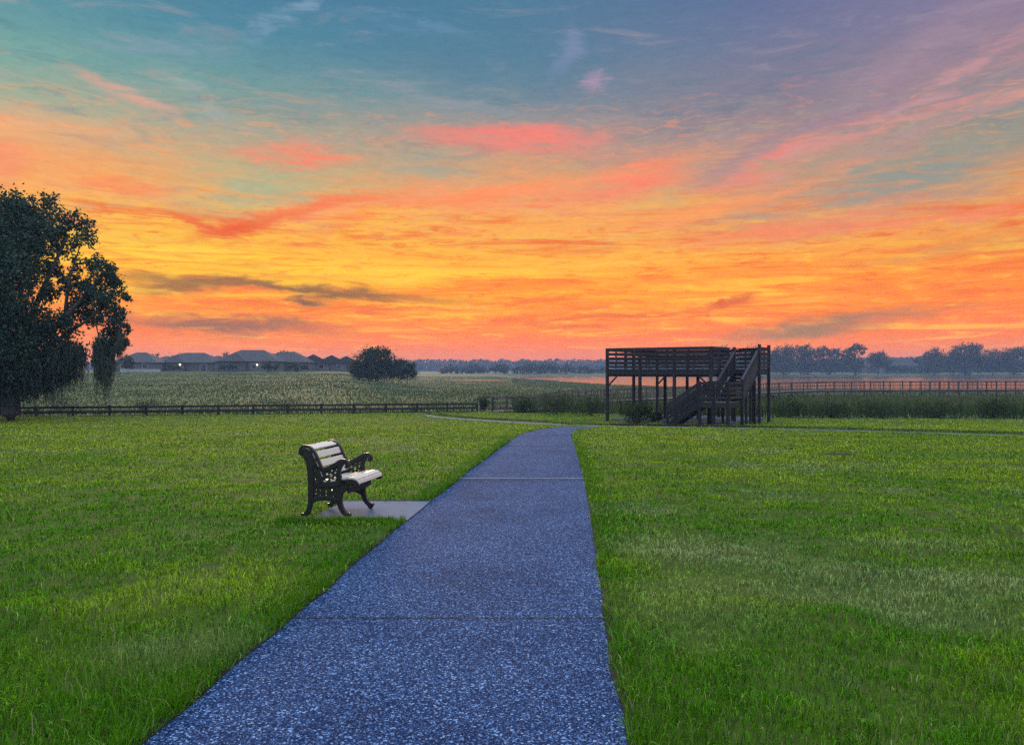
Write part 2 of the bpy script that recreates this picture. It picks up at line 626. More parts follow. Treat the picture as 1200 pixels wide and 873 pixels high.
leafy('grass', 0.30, 0.6, 0.05)
leafy('leaves', 0.18, 0.7, 0.1)
leafy('reeds_leaf', 0.16, 0.7, 0.05)
simple('dark_wood', (0.006, 0.0055, 0.008), (0.022, 0.019, 0.025), 14, 0.8, (1, 1, 6), 0.4, 0.004, boards=0.5)
simple('fence_wood', (0.008, 0.008, 0.008), (0.022, 0.021, 0.020), 12, 0.8, (1, 1, 6), 0.4, 0.004)
simple('grey_wood', (0.035, 0.032, 0.030), (0.085, 0.078, 0.070), 14, 0.8, (1, 1, 6), 0.4, 0.004, boards=0.4)
simple('iron', (0.006, 0.006, 0.007), (0.014, 0.014, 0.015), 30, 0.42, None, 0.15, 0.001, 0.0, 0.5)
simple('slat', (0.36, 0.30, 0.235), (0.66, 0.595, 0.50), 11, 0.5, (16, 1.2, 16), 0.3, 0.003, boards=0.12)
simple('bark', (0.035, 0.030, 0.026), (0.10, 0.09, 0.08), 6, 0.9, (1, 1, 0.3), 0.8, 0.05)
simple('moss_grey', (0.10, 0.11, 0.09), (0.18, 0.19, 0.15), 6, 0.9, None, 0)
simple('soil', (0.012, 0.010, 0.008), (0.035, 0.028, 0.020), 20, 0.95, None, 0.8, 0.02, 0.0, 0.1)
simple('stucco', (0.085, 0.085, 0.085), (0.14, 0.135, 0.13), 3, 0.85, None, 0.2, 0.01)
simple('white_trim', (0.30, 0.30, 0.30), (0.40, 0.40, 0.39), 3, 0.6, None, 0)
simple('shingle', (0.022, 0.022, 0.024), (0.050, 0.048, 0.048), 2, 0.9, (1, 1, 4), 0.4, 0.03)
simple('mud', (0.05, 0.05, 0.03), (0.11, 0.11, 0.06), 1.5, 0.8, None, 0.4, 0.05)
m, t, b, o = mat_new('window_glass')
b.inputs['Base Color'].default_value = (0.02, 0.025, 0.03, 1)
b.inputs['Roughness'].default_value = 0.08
t.links.new(mramp(t, mnoise(t, 2), [(0.3, (0.015, 0.02, 0.025)), (0.7, (0.03, 0.035, 0.04))]), b.inputs['Base Color'])
MATS['glass'] = m
m, t, b, o = mat_new('lamp_glow')
b.inputs['Base Color'].default_value = (0.9, 0.8, 0.6, 1)
b.inputs['Emission Color'].default_value = (1.0, 0.78, 0.42, 1)
b.inputs['Emission Strength'].default_value = 9.0
MATS['lamp'] = m

simple('worn_concrete', (0.055, 0.070, 0.066), (0.11, 0.128, 0.12), 3, 0.9, None, 0.2, 0.004, spec=0.1)
# exposed-aggregate concrete: pale pebbles in a dark matrix
m, t, b, o = mat_new('aggregate')
c = t.nodes.new('ShaderNodeTexCoord')


def voro(scale, feature='F1'):
    v = t.nodes.new('ShaderNodeTexVoronoi')
    v.inputs['Scale'].default_value = scale
    v.feature = feature
    t.links.new(c.outputs['Object'], v.inputs['Vector'])
    return v


def tm(op, a, b_):
    n = t.nodes.new('ShaderNodeMath')
    n.operation = op
    for i, q in enumerate((a, b_)):
        if isinstance(q, (int, float)):
            n.inputs[i].default_value = q
        else:
            t.links.new(q, n.inputs[i])
    return n.outputs[0]


def tmix(f, a, b_, mode='MIX'):
    n = t.nodes.new('ShaderNodeMix')
    n.data_type = 'RGBA'
    n.blend_type = mode
    for k, q in ((0, f), (6, a), (7, b_)):
        if isinstance(q, (int, float)):
            n.inputs[k].default_value = q
        elif isinstance(q, tuple):
            n.inputs[k].default_value = (*q, 1)
        else:
            t.links.new(q, n.inputs[k])
    return n.outputs[2]


va, vb = voro(104), voro(190)
sp = t.nodes.new('ShaderNodeSeparateColor')
t.links.new(va.outputs['Color'], sp.inputs[0])
sp2 = t.nodes.new('ShaderNodeSeparateColor')
t.links.new(vb.outputs['Color'], sp2.inputs[0])
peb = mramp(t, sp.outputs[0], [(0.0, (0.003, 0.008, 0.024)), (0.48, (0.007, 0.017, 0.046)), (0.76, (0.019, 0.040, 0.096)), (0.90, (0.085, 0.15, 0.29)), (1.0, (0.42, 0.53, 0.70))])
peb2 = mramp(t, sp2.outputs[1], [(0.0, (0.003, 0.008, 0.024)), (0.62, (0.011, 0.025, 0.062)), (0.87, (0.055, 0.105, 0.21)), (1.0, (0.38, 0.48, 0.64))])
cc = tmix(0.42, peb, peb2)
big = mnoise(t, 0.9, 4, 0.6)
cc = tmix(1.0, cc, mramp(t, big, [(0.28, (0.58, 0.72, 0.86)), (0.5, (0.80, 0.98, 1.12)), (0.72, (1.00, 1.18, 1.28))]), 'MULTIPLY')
t.links.new(cc, b.inputs['Base Color'])
b.inputs['Roughness'].default_value = 0.95
b.inputs['Specular IOR Level'].default_value = 0.05
mbump(t, b, tm('ADD', tm('MULTIPLY', sp.outputs[0], 0.6), tm('MULTIPLY', va.outputs['Distance'], -0.8)), 0.7, 0.006)
MATS['aggregate'] = m

# plain brushed concrete
m, t, b, o = mat_new('concrete')
f1, f2 = mnoise(t, 3, 5, 0.6), mnoise(t, 120, 2, 0.5)
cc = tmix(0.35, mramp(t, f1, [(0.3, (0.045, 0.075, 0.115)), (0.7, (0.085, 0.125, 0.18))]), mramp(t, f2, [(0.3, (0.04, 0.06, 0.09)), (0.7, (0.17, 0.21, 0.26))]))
t.links.new(cc, b.inputs['Base Color'])
b.inputs['Roughness'].default_value = 0.9
b.inputs['Specular IOR Level'].default_value = 0.1
mbump(t, b, f2, 0.3, 0.003)
MATS['concrete'] = m

# ground: mown turf near, rough marsh beyond (blend held in the mesh), all the same soil and thatch colours
m, t, b, o = mat_new('ground')
at = t.nodes.new('ShaderNodeAttribute')
at.attribute_name = 'marsh'
f1 = mnoise(t, 0.22, 5, 0.6)
f2 = mnoise(t, 9.0, 5, 0.7)
f3 = mnoise(t, 0.05, 6, 0.65, stretch=(1, 3.0, 1))
lawn = tmix(0.5, mramp(t, f1, [(0.3, (0.036, 0.066, 0.007)), (0.7, (0.070, 0.104, 0.013))]),
            mramp(t, f2, [(0.3, (0.014, 0.028, 0.004)), (0.7, (0.080, 0.112, 0.014))]))
marsh = tmix(0.5, mramp(t, f3, [(0.30, (0.030, 0.055, 0.020)), (0.5, (0.07, 0.095, 0.035)), (0.72, (0.14, 0.145, 0.075))]),
             mramp(t, mnoise(t, 1.6, 5, 0.7), [(0.3, (0.03, 0.05, 0.015)), (0.7, (0.11, 0.125, 0.05))]))
t.links.new(tmix(at.outputs['Fac'], lawn, marsh), b.inputs['Base Color'])
b.inputs['Roughness'].default_value = 0.9
b.inputs['Specular IOR Level'].default_value = 0.1
mbump(t, b, f2, 0.8, 0.03)
MATS['ground'] = m

# lake
m, t, b, o = mat_new('water')
b.inputs['Base Color'].default_value = (0.02, 0.03, 0.03, 1)
b.inputs['Roughness'].default_value = 0.13
b.inputs['IOR'].default_value = 1.33
mbump(t, b, mnoise(t, 0.7, 4, 0.55, stretch=(0.35, 1, 1)), 0.35, 0.14)
MATS['water'] = m

# ------------------------------------------------------------------ ground sheet
def axis(vals):
    return np.array(vals)


ys = np.concatenate([np.linspace(-40, 0, 12), np.linspace(1, 62, 62), np.linspace(64, 160, 49), np.linspace(165, 300, 28), np.linspace(310, 560, 40), np.geomspace(580, 1020, 14)])
us = np.concatenate([np.linspace(-1, -0.1, 70), np.linspace(-0.09, 0.25, 40), np.linspace(0.26, 1, 58)])
# rows fan out with distance so that near and far ground are both finely divided
rows = []
for yv in ys:
    half = 60 + max(yv, 0) * 1.0
    half = min(half, 1020)
    rows.append(np.stack([us * half, np.full_like(us, yv)], 1))
G = np.concatenate(rows)
gz = H(G[:, 0], G[:, 1])
nu, ny = len(us), len(ys)
idx = np.arange(nu * ny).reshape(ny, nu)
quads = np.stack([idx[:-1, :-1], idx[:-1, 1:], idx[1:, 1:], idx[1:, :-1]], -1).reshape(-1, 4)
ground = np_mesh('ground', np.column_stack([G, gz]), quads, MATS['ground'])
ed = lawn_far(G[:, 0] / np.maximum(G[:, 1], 1))
mk = np.clip((G[:, 1] - ed) / 2.0, 0, 1).astype(np.float32)
a_ = ground.data.attributes.new('marsh', 'FLOAT', 'POINT')
a_.data.foreach_set('value', mk)
ground.data.polygons.foreach_set('use_smooth', [True] * len(ground.data.polygons))
tag(ground, kind='structure')


def sheet(name, left, right, mat, lift, kind='structure', parent=None):
    """ribbon lying on the ground between two world polylines"""
    vs, fs = [], []
    for a, b2 in zip(left, right):
        for k in range(5):
            q = Vector(a[:2]).lerp(Vector(b2[:2]), k / 4)
            vs.append((q.x, q.y, h1(q.x, q.y) + lift))
    for i in range(len(left) - 1):
        for k in range(4):
            fs.append((i * 5 + k, i * 5 + k + 1, i * 5 + k + 6, i * 5 + k + 5))
    me = bpy.data.meshes.new(name)
    me.from_pydata(vs, [], fs)
    me.materials.append(mat)
    o_ = bpy.data.objects.new(name, me)
    col.objects.link(o_)
    tag(o_, kind=kind)
    return o_


def densify(pts, step=0.6):
    out = []
    for a, b2 in zip(pts, pts[1:]):
        n = max(1, int((b2 - a).length / step))
        out += [a.lerp(b2, k / n) for k in range(n)]
    return out + [pts[-1]]


def smooth_curve(pts, n=60):
    """Catmull-Rom through the points, n samples evenly by index"""
    pts = [Vector(p) for p in pts]
    q = [pts[0] * 2 - pts[1]] + pts + [pts[-1] * 2 - pts[-2]]
    out = []
    segs = len(pts) - 1
    for i in range(n + 1):
        s_ = i / n * segs
        k = min(int(s_), segs - 1)
        f = s_ - k
        p0, p1, p2, p3 = q[k:k + 4]
        out.append(0.5 * ((2 * p1) + (p2 - p0) * f + (2 * p0 - 5 * p1 + 4 * p2 - p3) * f * f + (3 * p1 - p0 - 3 * p2 + p3) * f ** 3))
    return out


Lp = [P(172, 873), P(300, 764), P(443, 640), P(545, 557), P(610, 509), P(632, 503.6), P(662, 499.6)]
Rp = [P(734, 873), P(712, 764), P(697.5, 640), P(683.5, 557), P(669, 510), P(674, 503.6), P(706, 501.2)]
def back(a, b2, y):
    k = (a.y - y) / (b2.y - a.y)
    return Vector((a.x - (b2.x - a.x) * k, y, 0))
Lp = [back(Lp[0], Lp[2], -6)] + Lp
Rp = [back(Rp[0], Rp[2], -6)] + Rp
for q in Lp + Rp:
    q.z = 0
def edge_line(pts, yv):
    x_ = np.interp(yv, [q.y for q in pts], [q.x for q in pts])
    return x_ + (fnoise(yv * 0 + pts[0].x, yv, 0.5, 3, 3) - 0.5) * 0.07


yv_ = np.concatenate([np.linspace(-6, 1.5, 14)[:-1], np.geomspace(1.5, min(Lp[-1].y, Rp[-1].y), 240)])
k_ = np.hanning(9) / np.hanning(9).sum()
def sm(v):
    return np.convolve(np.pad(v, 4, mode='edge'), k_, mode='valid')
Lc = [Vector((x_, y_, 0)) for x_, y_ in zip(sm(edge_line(Lp, yv_)), yv_)] + [Lp[-1]]
Rc = [Vector((x_, y_, 0)) for x_, y_ in zip(sm(edge_line(Rp, yv_)), yv_)] + [Rp[-1]]
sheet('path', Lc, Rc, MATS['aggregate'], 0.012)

Cp = [P(px, py) for px, py in ((1330, 515), (1200, 511), (1050, 506.5), (900, 502.6), (790, 500.6), (700, 499.2), (645, 497.4), (592, 494.4),
                               (540, 491.2), (512, 488.6), (497, 486.2))]
for q in Cp:
    q.z = 0
Cc = smooth_curve(Cp, 200)
cl, cr = [], []
for i, q in enumerate(Cc):
    tt = (Cc[min(i + 1, 200)] - Cc[max(i - 1, 0)]).normalized()
    nn = Vector((-tt.y, tt.x, 0))
    cl.append(q + nn * 1.0)
    cr.append(q - nn * 1.0)
sheet('cross_path', cl, cr, MATS['worn_concrete'], 0.008)
# bare trench of soil along the far edge of the crossing path, and along the near path's two edges
far_edge = cr if cr[100].y > cl[100].y else cl
def lip(edge, name):
    vs, fs = [], []
    for q in edge:
        for dy_, dz_ in ((0.0, 0.0), (0.03, 0.10), (0.16, 0.11), (0.75, 0.004)):
            vs.append((q.x, q.y + dy_, h1(q.x, q.y + dy_) + dz_))
    n4 = len(edge)
    for i in range(n4 - 1):
        for k in range(3):
            fs.append((i * 4 + k, i * 4 + k + 1, i * 4 + k + 5, i * 4 + k + 4))
    me_ = bpy.data.meshes.new(name)
    me_.from_pydata(vs, [], fs)
    me_.materials.append(MATS['soil'])
    o2 = bpy.data.objects.new(name, me_)
    col.objects.link(o2)
    tag(o2, kind='structure')


lip(far_edge, 'soil_edge')
sheet('soil_edge', [q + Vector((-0.07, 0.0, 0)) for q in Lc], Lc, MATS['soil'], 0.016)
sheet('soil_edge', Rc, [q + Vector((0.06, 0, 0)) for q in Rc], MATS['soil'], 0.016)
lx = lambda y: np.interp(y, [q.y for q in Lc], [q.x for q in Lc])
rx_ = lambda y: np.interp(y, [q.y for q in Rc], [q.x for q in Rc])
# joints: a dark saw cut, a pale trowelled strip
for yj, wd, mt, nm in ((5.22, 0.011, 'soil', 'path_joint'), (13.35, 0.15, 'concrete', 'path_joint'), (13.05, 0.03, 'soil', 'path_joint'), (21.4, 0.05, 'soil', 'path_joint'), (27.5, 0.08, 'soil', 'path_joint'), (-1.5, 0.018, 'soil', 'path_joint')):
    xs = np.linspace(lx(yj), rx_(yj), 14)
    wob = (np.array([vnoise(x_, yj, 0.12, 3) for x_ in xs]) - 0.5) * 0.02
    sheet(nm, [Vector((x_, yj - wd / 2 + d_, 0)) for x_, d_ in zip(xs, wob)], [Vector((x_, yj + wd / 2 + d_, 0)) for x_, d_ in zip(xs, wob)], MATS[mt], 0.017)

# bench pad
pad_l = [Vector((-2.40, 9.04, 0)), Vector((-2.30, 10.58, 0))]
n_ = 8
pl = [pad_l[0].lerp(pad_l[1], k / n_) for k in range(n_ + 1)]
pr = [Vector((float(lx(q.y + 0.05 * 0)) - 0.0, q.y, 0)) for q in pl]
sheet('bench_pad', pl, pr, MATS['concrete'], 0.022)
sheet('soil_edge', [Vector((-2.3, 10.58, 0)), Vector((-1.9, 10.58, 0)), Vector((float(lx(10.58)), 10.58, 0))],
      [Vector((-2.3, 10.68, 0)), Vector((-1.9, 10.72, 0)), Vector((float(lx(10.70)) - 0.02, 10.70, 0))], MATS['soil'], 0.026)

# scuffed bare spots in the turf
BARE = []
for px, py, rx, ry in ((353, 510, .26, .40), (404, 510.5, .5, .22), (452, 502, .5, .3), (985, 533, .5, .35), (960, 512, .7, .3), (250, 520, .4, .2)):
    c_ = P(px, py)
    BARE.append((c_.x, c_.y, rx, ry))
    ring = [(c_.x, c_.y, h1(c_.x, c_.y) + 0.012)]
    for k in range(20):
        a = 2 * pi * k / 20
        r = 0.8 + 0.6 * float(vnoise(cos(a) * 3 + px, sin(a) * 3, 0.8))
        x_, y_ = c_.x + cos(a) * rx * r, c_.y + sin(a) * ry * r
        ring.append((x_, y_, h1(x_, y_) + 0.008))
    me = bpy.data.meshes.new('bare_soil')
    me.from_pydata(ring, [], [(0, 1 + k, 1 + (k + 1) % 20) for k in range(20)])
    me.materials.append(MATS['soil'])
    o_ = bpy.data.objects.new('bare_soil', me)
    col.objects.link(o_)
    tag(o_, kind='structure')

# lake and the small pools in the marsh
wv = [(-160, 300, WATER_Z), (-30, 92, WATER_Z), (1000, 92, WATER_Z), (1000, 700, WATER_Z), (-160, 700, WATER_Z)]
me = bpy.data.meshes.new('lake_water')
me.from_pydata(wv, [], [(0, 1, 2, 3, 4)])
me.materials.append(MATS['water'])
lake = bpy.data.objects.new('lake_water', me)
col.objects.link(lake)
tag(lake, kind='structure')
for cx, cyy, wx, wy, zz in POOLS:
    ring = []
    for k in range(28):
        a = 2 * pi * k / 28
        r = 1.02 + 0.25 * (float(vnoise(cos(a) * 2 + cx, sin(a) * 2, 0.7)) - 0.5)
        ring.append((cx + cos(a) * wx * r, cyy + sin(a) * wy * r, zz))
    me = bpy.data.meshes.new('pool_water')
    me.from_pydata(ring, [], [tuple(range(28))])
    me.materials.append(MATS['water'])
    o_ = bpy.data.objects.new('pool_water', me)
    col.objects.link(o_)
    tag(o_, kind='structure')
# low mud bars at the left end of the lake
for px, py, ln in ((628, 444.8, 14), (652, 445.4, 16), (682, 444.3, 22), (598, 443.9, 12)):
    d_ = 3.5 * F / (py - HY)
    cx, cyy = X(px, d_), d_
    mb = MB()
    n_ = 18
    vs = [(cx, cyy, WATER_Z + 0.28)]
    for k in range(n_):
        a = 2 * pi * k / n_
        vs.append((cx + cos(a) * ln / 2, cyy + sin(a) * 3.0, WATER_Z - 0.1))
    mb.add(vs, [(0, 1 + k, 1 + (k + 1) % n_) for k in range(n_)])
    tag(mb.build('mud_bar', MATS['mud']), kind='structure')

# ------------------------------------------------------------------ observation tower
# axes: tv runs along the front (to the right and a little nearer), tu runs back
TH = R(35)
tv, tu = Vector((cos(TH), -sin(TH), 0)), Vector((sin(TH), cos(TH), 0))
YC = 40.5
TC = Vector((X(833, YC), YC, 0))


def T(a, b2, z=0.0):
    q = TC + tv * a + tu * b2
    q.z = z
    return q


def gz_(a, b2):
    q = T(a, b2)
    return h1(q.x, q.y)


tower = empty('observation_tower', (TC.x, TC.y, h1(TC.x, TC.y)),
              'dark timber observation tower with railed deck and two flights of stairs', 'observation tower')
DW = MATS['dark_wood']
DA, DB = 6.13, 6.82                      # deck size
DECK, RAILT = 1.66, 2.85                 # deck and rail-top heights
UP = Vector((0, 0, 1))


def post(a, b2, top, s_=0.15, name='post', sink=0.3):
    mb = MB()
    g = gz_(a, b2)
    mb.box(T(a, b2, (top + g - sink) / 2), tv * s_ / 2, tu * s_ / 2, UP * (top - g + sink) / 2)
    return mb.build(name, DW, tower, bevel=0.008)


# deck: joists, boards
mb = MB()
nb = 48
for k in range(nb):
    b_ = DB * (k + 0.5) / nb
    mb.box(T(-DA / 2, b_, DECK - 0.02), tv * DA / 2, tu * (DB / nb / 2 - 0.004), UP * 0.019)
ul_a = (0.06, 1.70)
ul_b = (2.64, 4.20)
FA, FW_ = 0.42, 1.25                     # upper flight: its left side line and width
for k in range(9):
    b_ = ul_b[0] + (ul_b[1] - ul_b[0]) * (k + 0.5) / 9
    mb.box(T((ul_a[0] + ul_a[1]) / 2, b_, DECK - 0.023), tv * (ul_a[1] - ul_a[0]) / 2, tu * 0.066, UP * 0.019)
mb.build('deck', DW, tower)
mb = MB()
for k in range(12):
    a_ = -DA + 0.1 + (DA - 0.2) * k / 11
    mb.box(T(a_, DB / 2, DECK - 0.165), tv * 0.022, tu * (DB / 2 - 0.06), UP * 0.12)
for k in range(4):
    mb.box(T(0.2 + 1.35 * k / 3, 3.42, DECK - 0.165), tv * 0.022, tu * 0.72, UP * 0.115)
for b_ in (0.10, DB / 2, DB - 0.10):
    mb.box(T(-DA / 2, b_, DECK - 0.35), tv * (DA / 2 - 0.02), tu * 0.06, UP * 0.06)
mb.build('joists', DW, tower)
mb = MB()                                # rim boards
mb.box(T(-DA / 2, -0.03, DECK - 0.15), tv * (DA / 2 + 0.08), tu * 0.025, UP * 0.15)
mb.box(T(-DA / 2, DB + 0.03, DECK - 0.15), tv * (DA / 2 + 0.08), tu * 0.025, UP * 0.15)
mb.box(T(-DA - 0.03, DB / 2, DECK - 0.153), tv * 0.025, tu * (DB / 2 - 0.01), UP * 0.15)
mb.box(T(0.03, DB / 2, DECK - 0.153), tv * 0.025, tu * (DB / 2 - 0.01), UP * 0.15)
mb.box(T(1.73, 3.42, DECK - 0.15), tv * 0.025, tu * 0.83, UP * 0.15)
mb.box(T(0.88, 4.23, DECK - 0.153), tv * 0.82, tu * 0.025, UP * 0.15)
mb.box(T(0.88, 2.61, DECK - 0.153), tv * 0.82, tu * 0.025, UP * 0.15)
mb.build('rim_board', DW, tower)

PB = [-DA, -DA * 2 / 3, -DA / 3, 0.0]
for a_ in PB:
    post(a_, 0.0, RAILT - 0.03)
for a_ in PB:
    post(a_, DB, RAILT - 0.03)
post(-DA, DB / 2, RAILT - 0.03)
for a_ in PB[1:3]:
    post(a_, DB / 2, DECK - 0.30)
post(0.0, DB / 2, RAILT - 0.03)


def railing(name, a0, b0, a1, b1, off, gaps=None, short=None):
    """five horizontal boards and a cap between two deck corners"""
    mb = MB()
    p, q = T(a0, b0), T(a1, b1)
    dr = (q - p).normalized()
    nr = Vector((-dr.y, dr.x, 0))
    for zc_, hh in ((RAILT - 0.085, 0.085), (2.515, 0.072), (2.265, 0.072), (2.02, 0.072), (1.80, 0.060)):
        c_ = (p + q) / 2 + nr * off
        c_.z = zc_
        mb.box(c_, dr * ((q - p).length / 2), nr * 0.019, UP * hh)
    c_ = (p + q) / 2
    c_.z = RAILT - 0.008
    mb.box(c_, dr * ((q - p).length / 2 + 0.05), nr * 0.085, UP * 0.019)
    for k in range(1, max(2, int((q - p).length / 1.1))):
        c_ = p.lerp(q, k / max(2, int((q - p).length / 1.1))) + nr * (off * 0.3)
        c_.z = (RAILT + DECK) / 2
        mb.box(c_, dr * 0.04, nr * 0.03, UP * ((RAILT - DECK) / 2 - 0.03))
    return mb.build(name, DW, tower)


railing('railing', -DA, 0, 0, 0, -0.095)
railing('railing', -DA, DB, 0, DB, 0.095)
railing('railing', -DA, 0, -DA, DB, 0.096)
railing('railing', 0, 0, 0, 2.62, -0.096)
railing('railing', 0, 4.25, 0, DB, -0.096)
railing('railing', 0.1, 4.24, 1.72, 4.24, 0.05)
railing('railing', 1.74, 2.66, 1.74, 4.24, -0.05)
# upper landing posts
for a_, b_, top in ((1.76, 2.56, RAILT + 0.16), (1.76, 4.26, RAILT + 0.16), (0.38, 2.56, RAILT + 0.03), (0.9, 4.26, RAILT)):
    post(a_, b_, top, 0.15)

# lower landing
LZ = 0.0
LA, LB = (0.24, 1.68), (-2.20, -0.22)
mb = MB()
for k in range(14):
    b_ = LB[0] + (LB[1] - LB[0]) * (k + 0.5) / 14
    mb.box(T(sum(LA) / 2, b_, LZ - 0.02), tv * (LA[1] - LA[0]) / 2, tu * 0.066, UP * 0.019)
mb.build('landing', DW, tower)
mb = MB()
for b_ in (LB[0] - 0.02, LB[1] + 0.02):
    mb.box(T(sum(LA) / 2, b_, LZ - 0.13), tv * (LA[1] - LA[0]) / 2, tu * 0.02, UP * 0.125)
mb.box(T(LA[1] + 0.02, sum(LB) / 2, LZ - 0.133), tv * 0.02, tu * (LB[1] - LB[0]) / 2, UP * 0.125)
mb.build('landing_rim', DW, tower)
RH = 1.05
for a_, b_, top in ((LA[0], LB[0], LZ + RH), (LA[0], LB[1], LZ + RH), (LA[1], LB[0], LZ + RH), (LA[1] + .06, LB[1], LZ + RH + 0.1), (0.95, LB[0], LZ + RH), (LA[0], -0.92, LZ + RH)):
    post(a_, b_, top, 0.14)
mb = MB()
for zc_ in (LZ + 0.24, LZ + 0.47, LZ + 0.70, LZ + 0.95):
    mb.box(T(sum(LA) / 2, LB[0] - 0.085, zc_), tv * (LA[1] - LA[0]) / 2, tu * 0.019, UP * 0.07)
    mb.box(T(LA[1] + 0.085, sum(LB) / 2, zc_), tv * 0.019, tu * (LB[1] - LB[0]) / 2, UP * 0.07)
    mb.box(T(LA[0] - 0.085, -0.57, zc_), tv * 0.019, tu * 0.36, UP * 0.07)
mb.build('landing_railing', DW, tower)


def flight(p0, p1, wdir, width, n, name='stair_flight'):
    """stringers, treads and boarded side railings between the foot p0 and the head p1 (left side line)"""
    p0, p1 = Vector(p0), Vector(p1)
    run = p1 - p0
    hd = Vector((run.x, run.y, 0)).normalized()
    wd = wdir.normalized()
    mb = MB()
    for o_ in (0.0, width):
        mb.bar(p0 + wd * o_ - UP * 0.10, p1 + wd * o_ - UP * 0.10, 0.045, 0.27)
    mb.build('stringer', DW, tower)
    mb = MB()
    for k in range(1, n):
        q = p0 + run * (k / n) + wd * (width / 2)
        mb.box(q + UP * 0.0, hd * 0.14, wd * (width / 2 - 0.026), UP * 0.02)
        mb.box(q + hd * 0.13 - UP * 0.11, hd * 0.010, wd * (width / 2 - 0.028), UP * 0.055)
    mb.build('tread', DW, tower)
    for o_, s_ in ((0.0, -1), (width, 1)):
        mb = MB()
        e = wd * (o_ + s_ * 0.045)
        for dz, hh in ((0.28, 0.14), (0.50, 0.14), (0.72, 0.14), (0.94, 0.15)):
            mb.bar(p0 + e + UP * dz, p1 + e + UP * dz, 0.036, hh)
        e2 = wd * o_
        mb.bar(p0 + e2 + UP * 1.03, p1 + e2 + UP * 1.03, 0.13, 0.036)
        for k in (0.04, 0.52):
            q = p0.lerp(p1, k) + wd * (o_ + s_ * 0.005)
            mb.box(q + UP * 0.47, hd * 0.045, wd * 0.02, UP * 0.55)
        mb.build('stair_railing', DW, tower)


g0 = gz_(-1.5, LB[0])
flight(T(-1.55, LB[0] + 0.03, g0 + 0.02), T(LA[0], LB[0] + 0.03, LZ), tu, 1.22, 7)
flight(T(FA, LB[1], LZ), T(FA, 2.60, DECK), tv, FW_, 9)
post(-1.52, LB[0] + 0.03, g0 + 0.9, 0.10)
post(-1.52, LB[0] + 1.25, g0 + 0.9, 0.10)
for a_, b_ in ((1.70, 0.55), (1.70, 1.25), (1.70, 1.95), (0.40, 0.7), (0.40, 1.6)):
    post(a_, b_, LZ + (b_ - LB[1]) / (2.60 - LB[1]) * (DECK - LZ) - 0.2, 0.12)
# diagonal braces between posts under the deck
for b_ in (0.0, DB):
    for a0, s_ in ((-DA, 1), (0.0, -1)):
        mb = MB()
        mb.bar(T(a0 + s_ * 0.05, b_ + 0.0, DECK - 0.95), T(a0 + s_ * 0.65, b_ + 0.0, DECK - 0.36), 0.04, 0.09)
        mb.build('brace', DW, tower)

# concrete slab the tower stands on
me = bpy.data.meshes.new('tower_slab')
sl = [T(-DA - 0.3, 1.0), T(0.6, 1.0), T(0.6, DB + 0.6), T(-DA - 0.3, DB + 0.6)]
vv, ff = [], []
for q in sl:
    g = h1(q.x, q.y)
    vv += [(q.x, q.y, g - 0.2), (q.x, q.y, g + 0.10)]
for k in range(4):
    j = (k + 1) % 4
    ff.append((2 * k, 2 * j, 2 * j + 1, 2 * k + 1))
ff.append((1, 3, 5, 7))
me.from_pydata(vv, [], ff)
me.materials.append(MATS['concrete'])
o_ = bpy.data.objects.new('tower_slab', me)
col.objects.link(o_)
tag(o_, kind='structure')

# ------------------------------------------------------------------ bench
bn = Vector((-2.47, 9.24, 0))            # rear foot of the near end
bs = Vector((0.985, -0.16, 0)).normalized()   # from back to front of the seat
bw = Vector((0.20, 0.98, 0)).normalized()    # along the slats, away from the viewer
bz = h1(bn.x, bn.y) + 0.02
BL = 0.76
bench = empty('park_bench', (bn.x, bn.y, bz), 'park bench with pale slats and ornate black cast iron ends on a concrete pad', 'bench')


def B(s_, w_, h_):
    q = bn + bs * s_ + bw * w_
    q.z = bz + h_ * 0.935
    return q


def offset_strip(pts, wd):
    """closed outline of a band of varying width along a centreline"""
    l_, r_ = [], []
    n = len(pts)
    for i, p_ in enumerate(pts):
        a, c = pts[max(i - 1, 0)], pts[min(i + 1, n - 1)]
        t_ = Vector((c[0] - a[0], c[1] - a[1])).normalized()
        nn = Vector((-t_.y, t_.x))
        k = wd[i] if hasattr(wd, '__len__') else wd
        l_.append((p_[0] + nn.x * k / 2, p_[1] + nn.y * k / 2))
        r_.append((p_[0] - nn.x * k / 2, p_[1] - nn.y * k / 2))
    return l_ + r_[::-1]


def cr2(pts, n):
    return [(q.x, q.y) for q in smooth_curve([Vector((p_[0], p_[1], 0)) for p_ in pts], n)]


def circ(cx, cyy, r, n=10):
    return [(cx + r * cos(2 * pi * k / n), cyy + r * sin(2 * pi * k / n)) for k in range(n)]


def plate(name, outlines, thick, w0, mat, parent, bevel=0.0):
    """flat pieces drawn in the bench's side plane (s, h), holes by even-odd fill, given thickness across"""
    cu = bpy.data.curves.new(name, 'CURVE')
    cu.dimensions = '2D'
    cu.fill_mode = 'BOTH'
    cu.extrude = thick / 2
    cu.bevel_depth = bevel
    cu.bevel_resolution = 1
    for ol in outlines:
        sp_ = cu.splines.new('POLY')
        sp_.points.add(len(ol) - 1)
        for k, (a, c) in enumerate(ol):
            sp_.points[k].co = (a, c, 0, 1)
        sp_.use_cyclic_u = True
    tmp = bpy.data.objects.new(name + '_outline', cu)
    col.objects.link(tmp)
    dg = bpy.context.evaluated_depsgraph_get()
    me_ = bpy.data.meshes.new_from_object(tmp.evaluated_get(dg))
    bpy.data.objects.remove(tmp)
    base = rootloc(parent)
    for v_ in me_.vertices:
        s_, h_, w_ = v_.co
        v_.co = B(s_, w0 + w_, h_) - base
    me_.materials.clear()
    me_.materials.append(mat)
    return me_


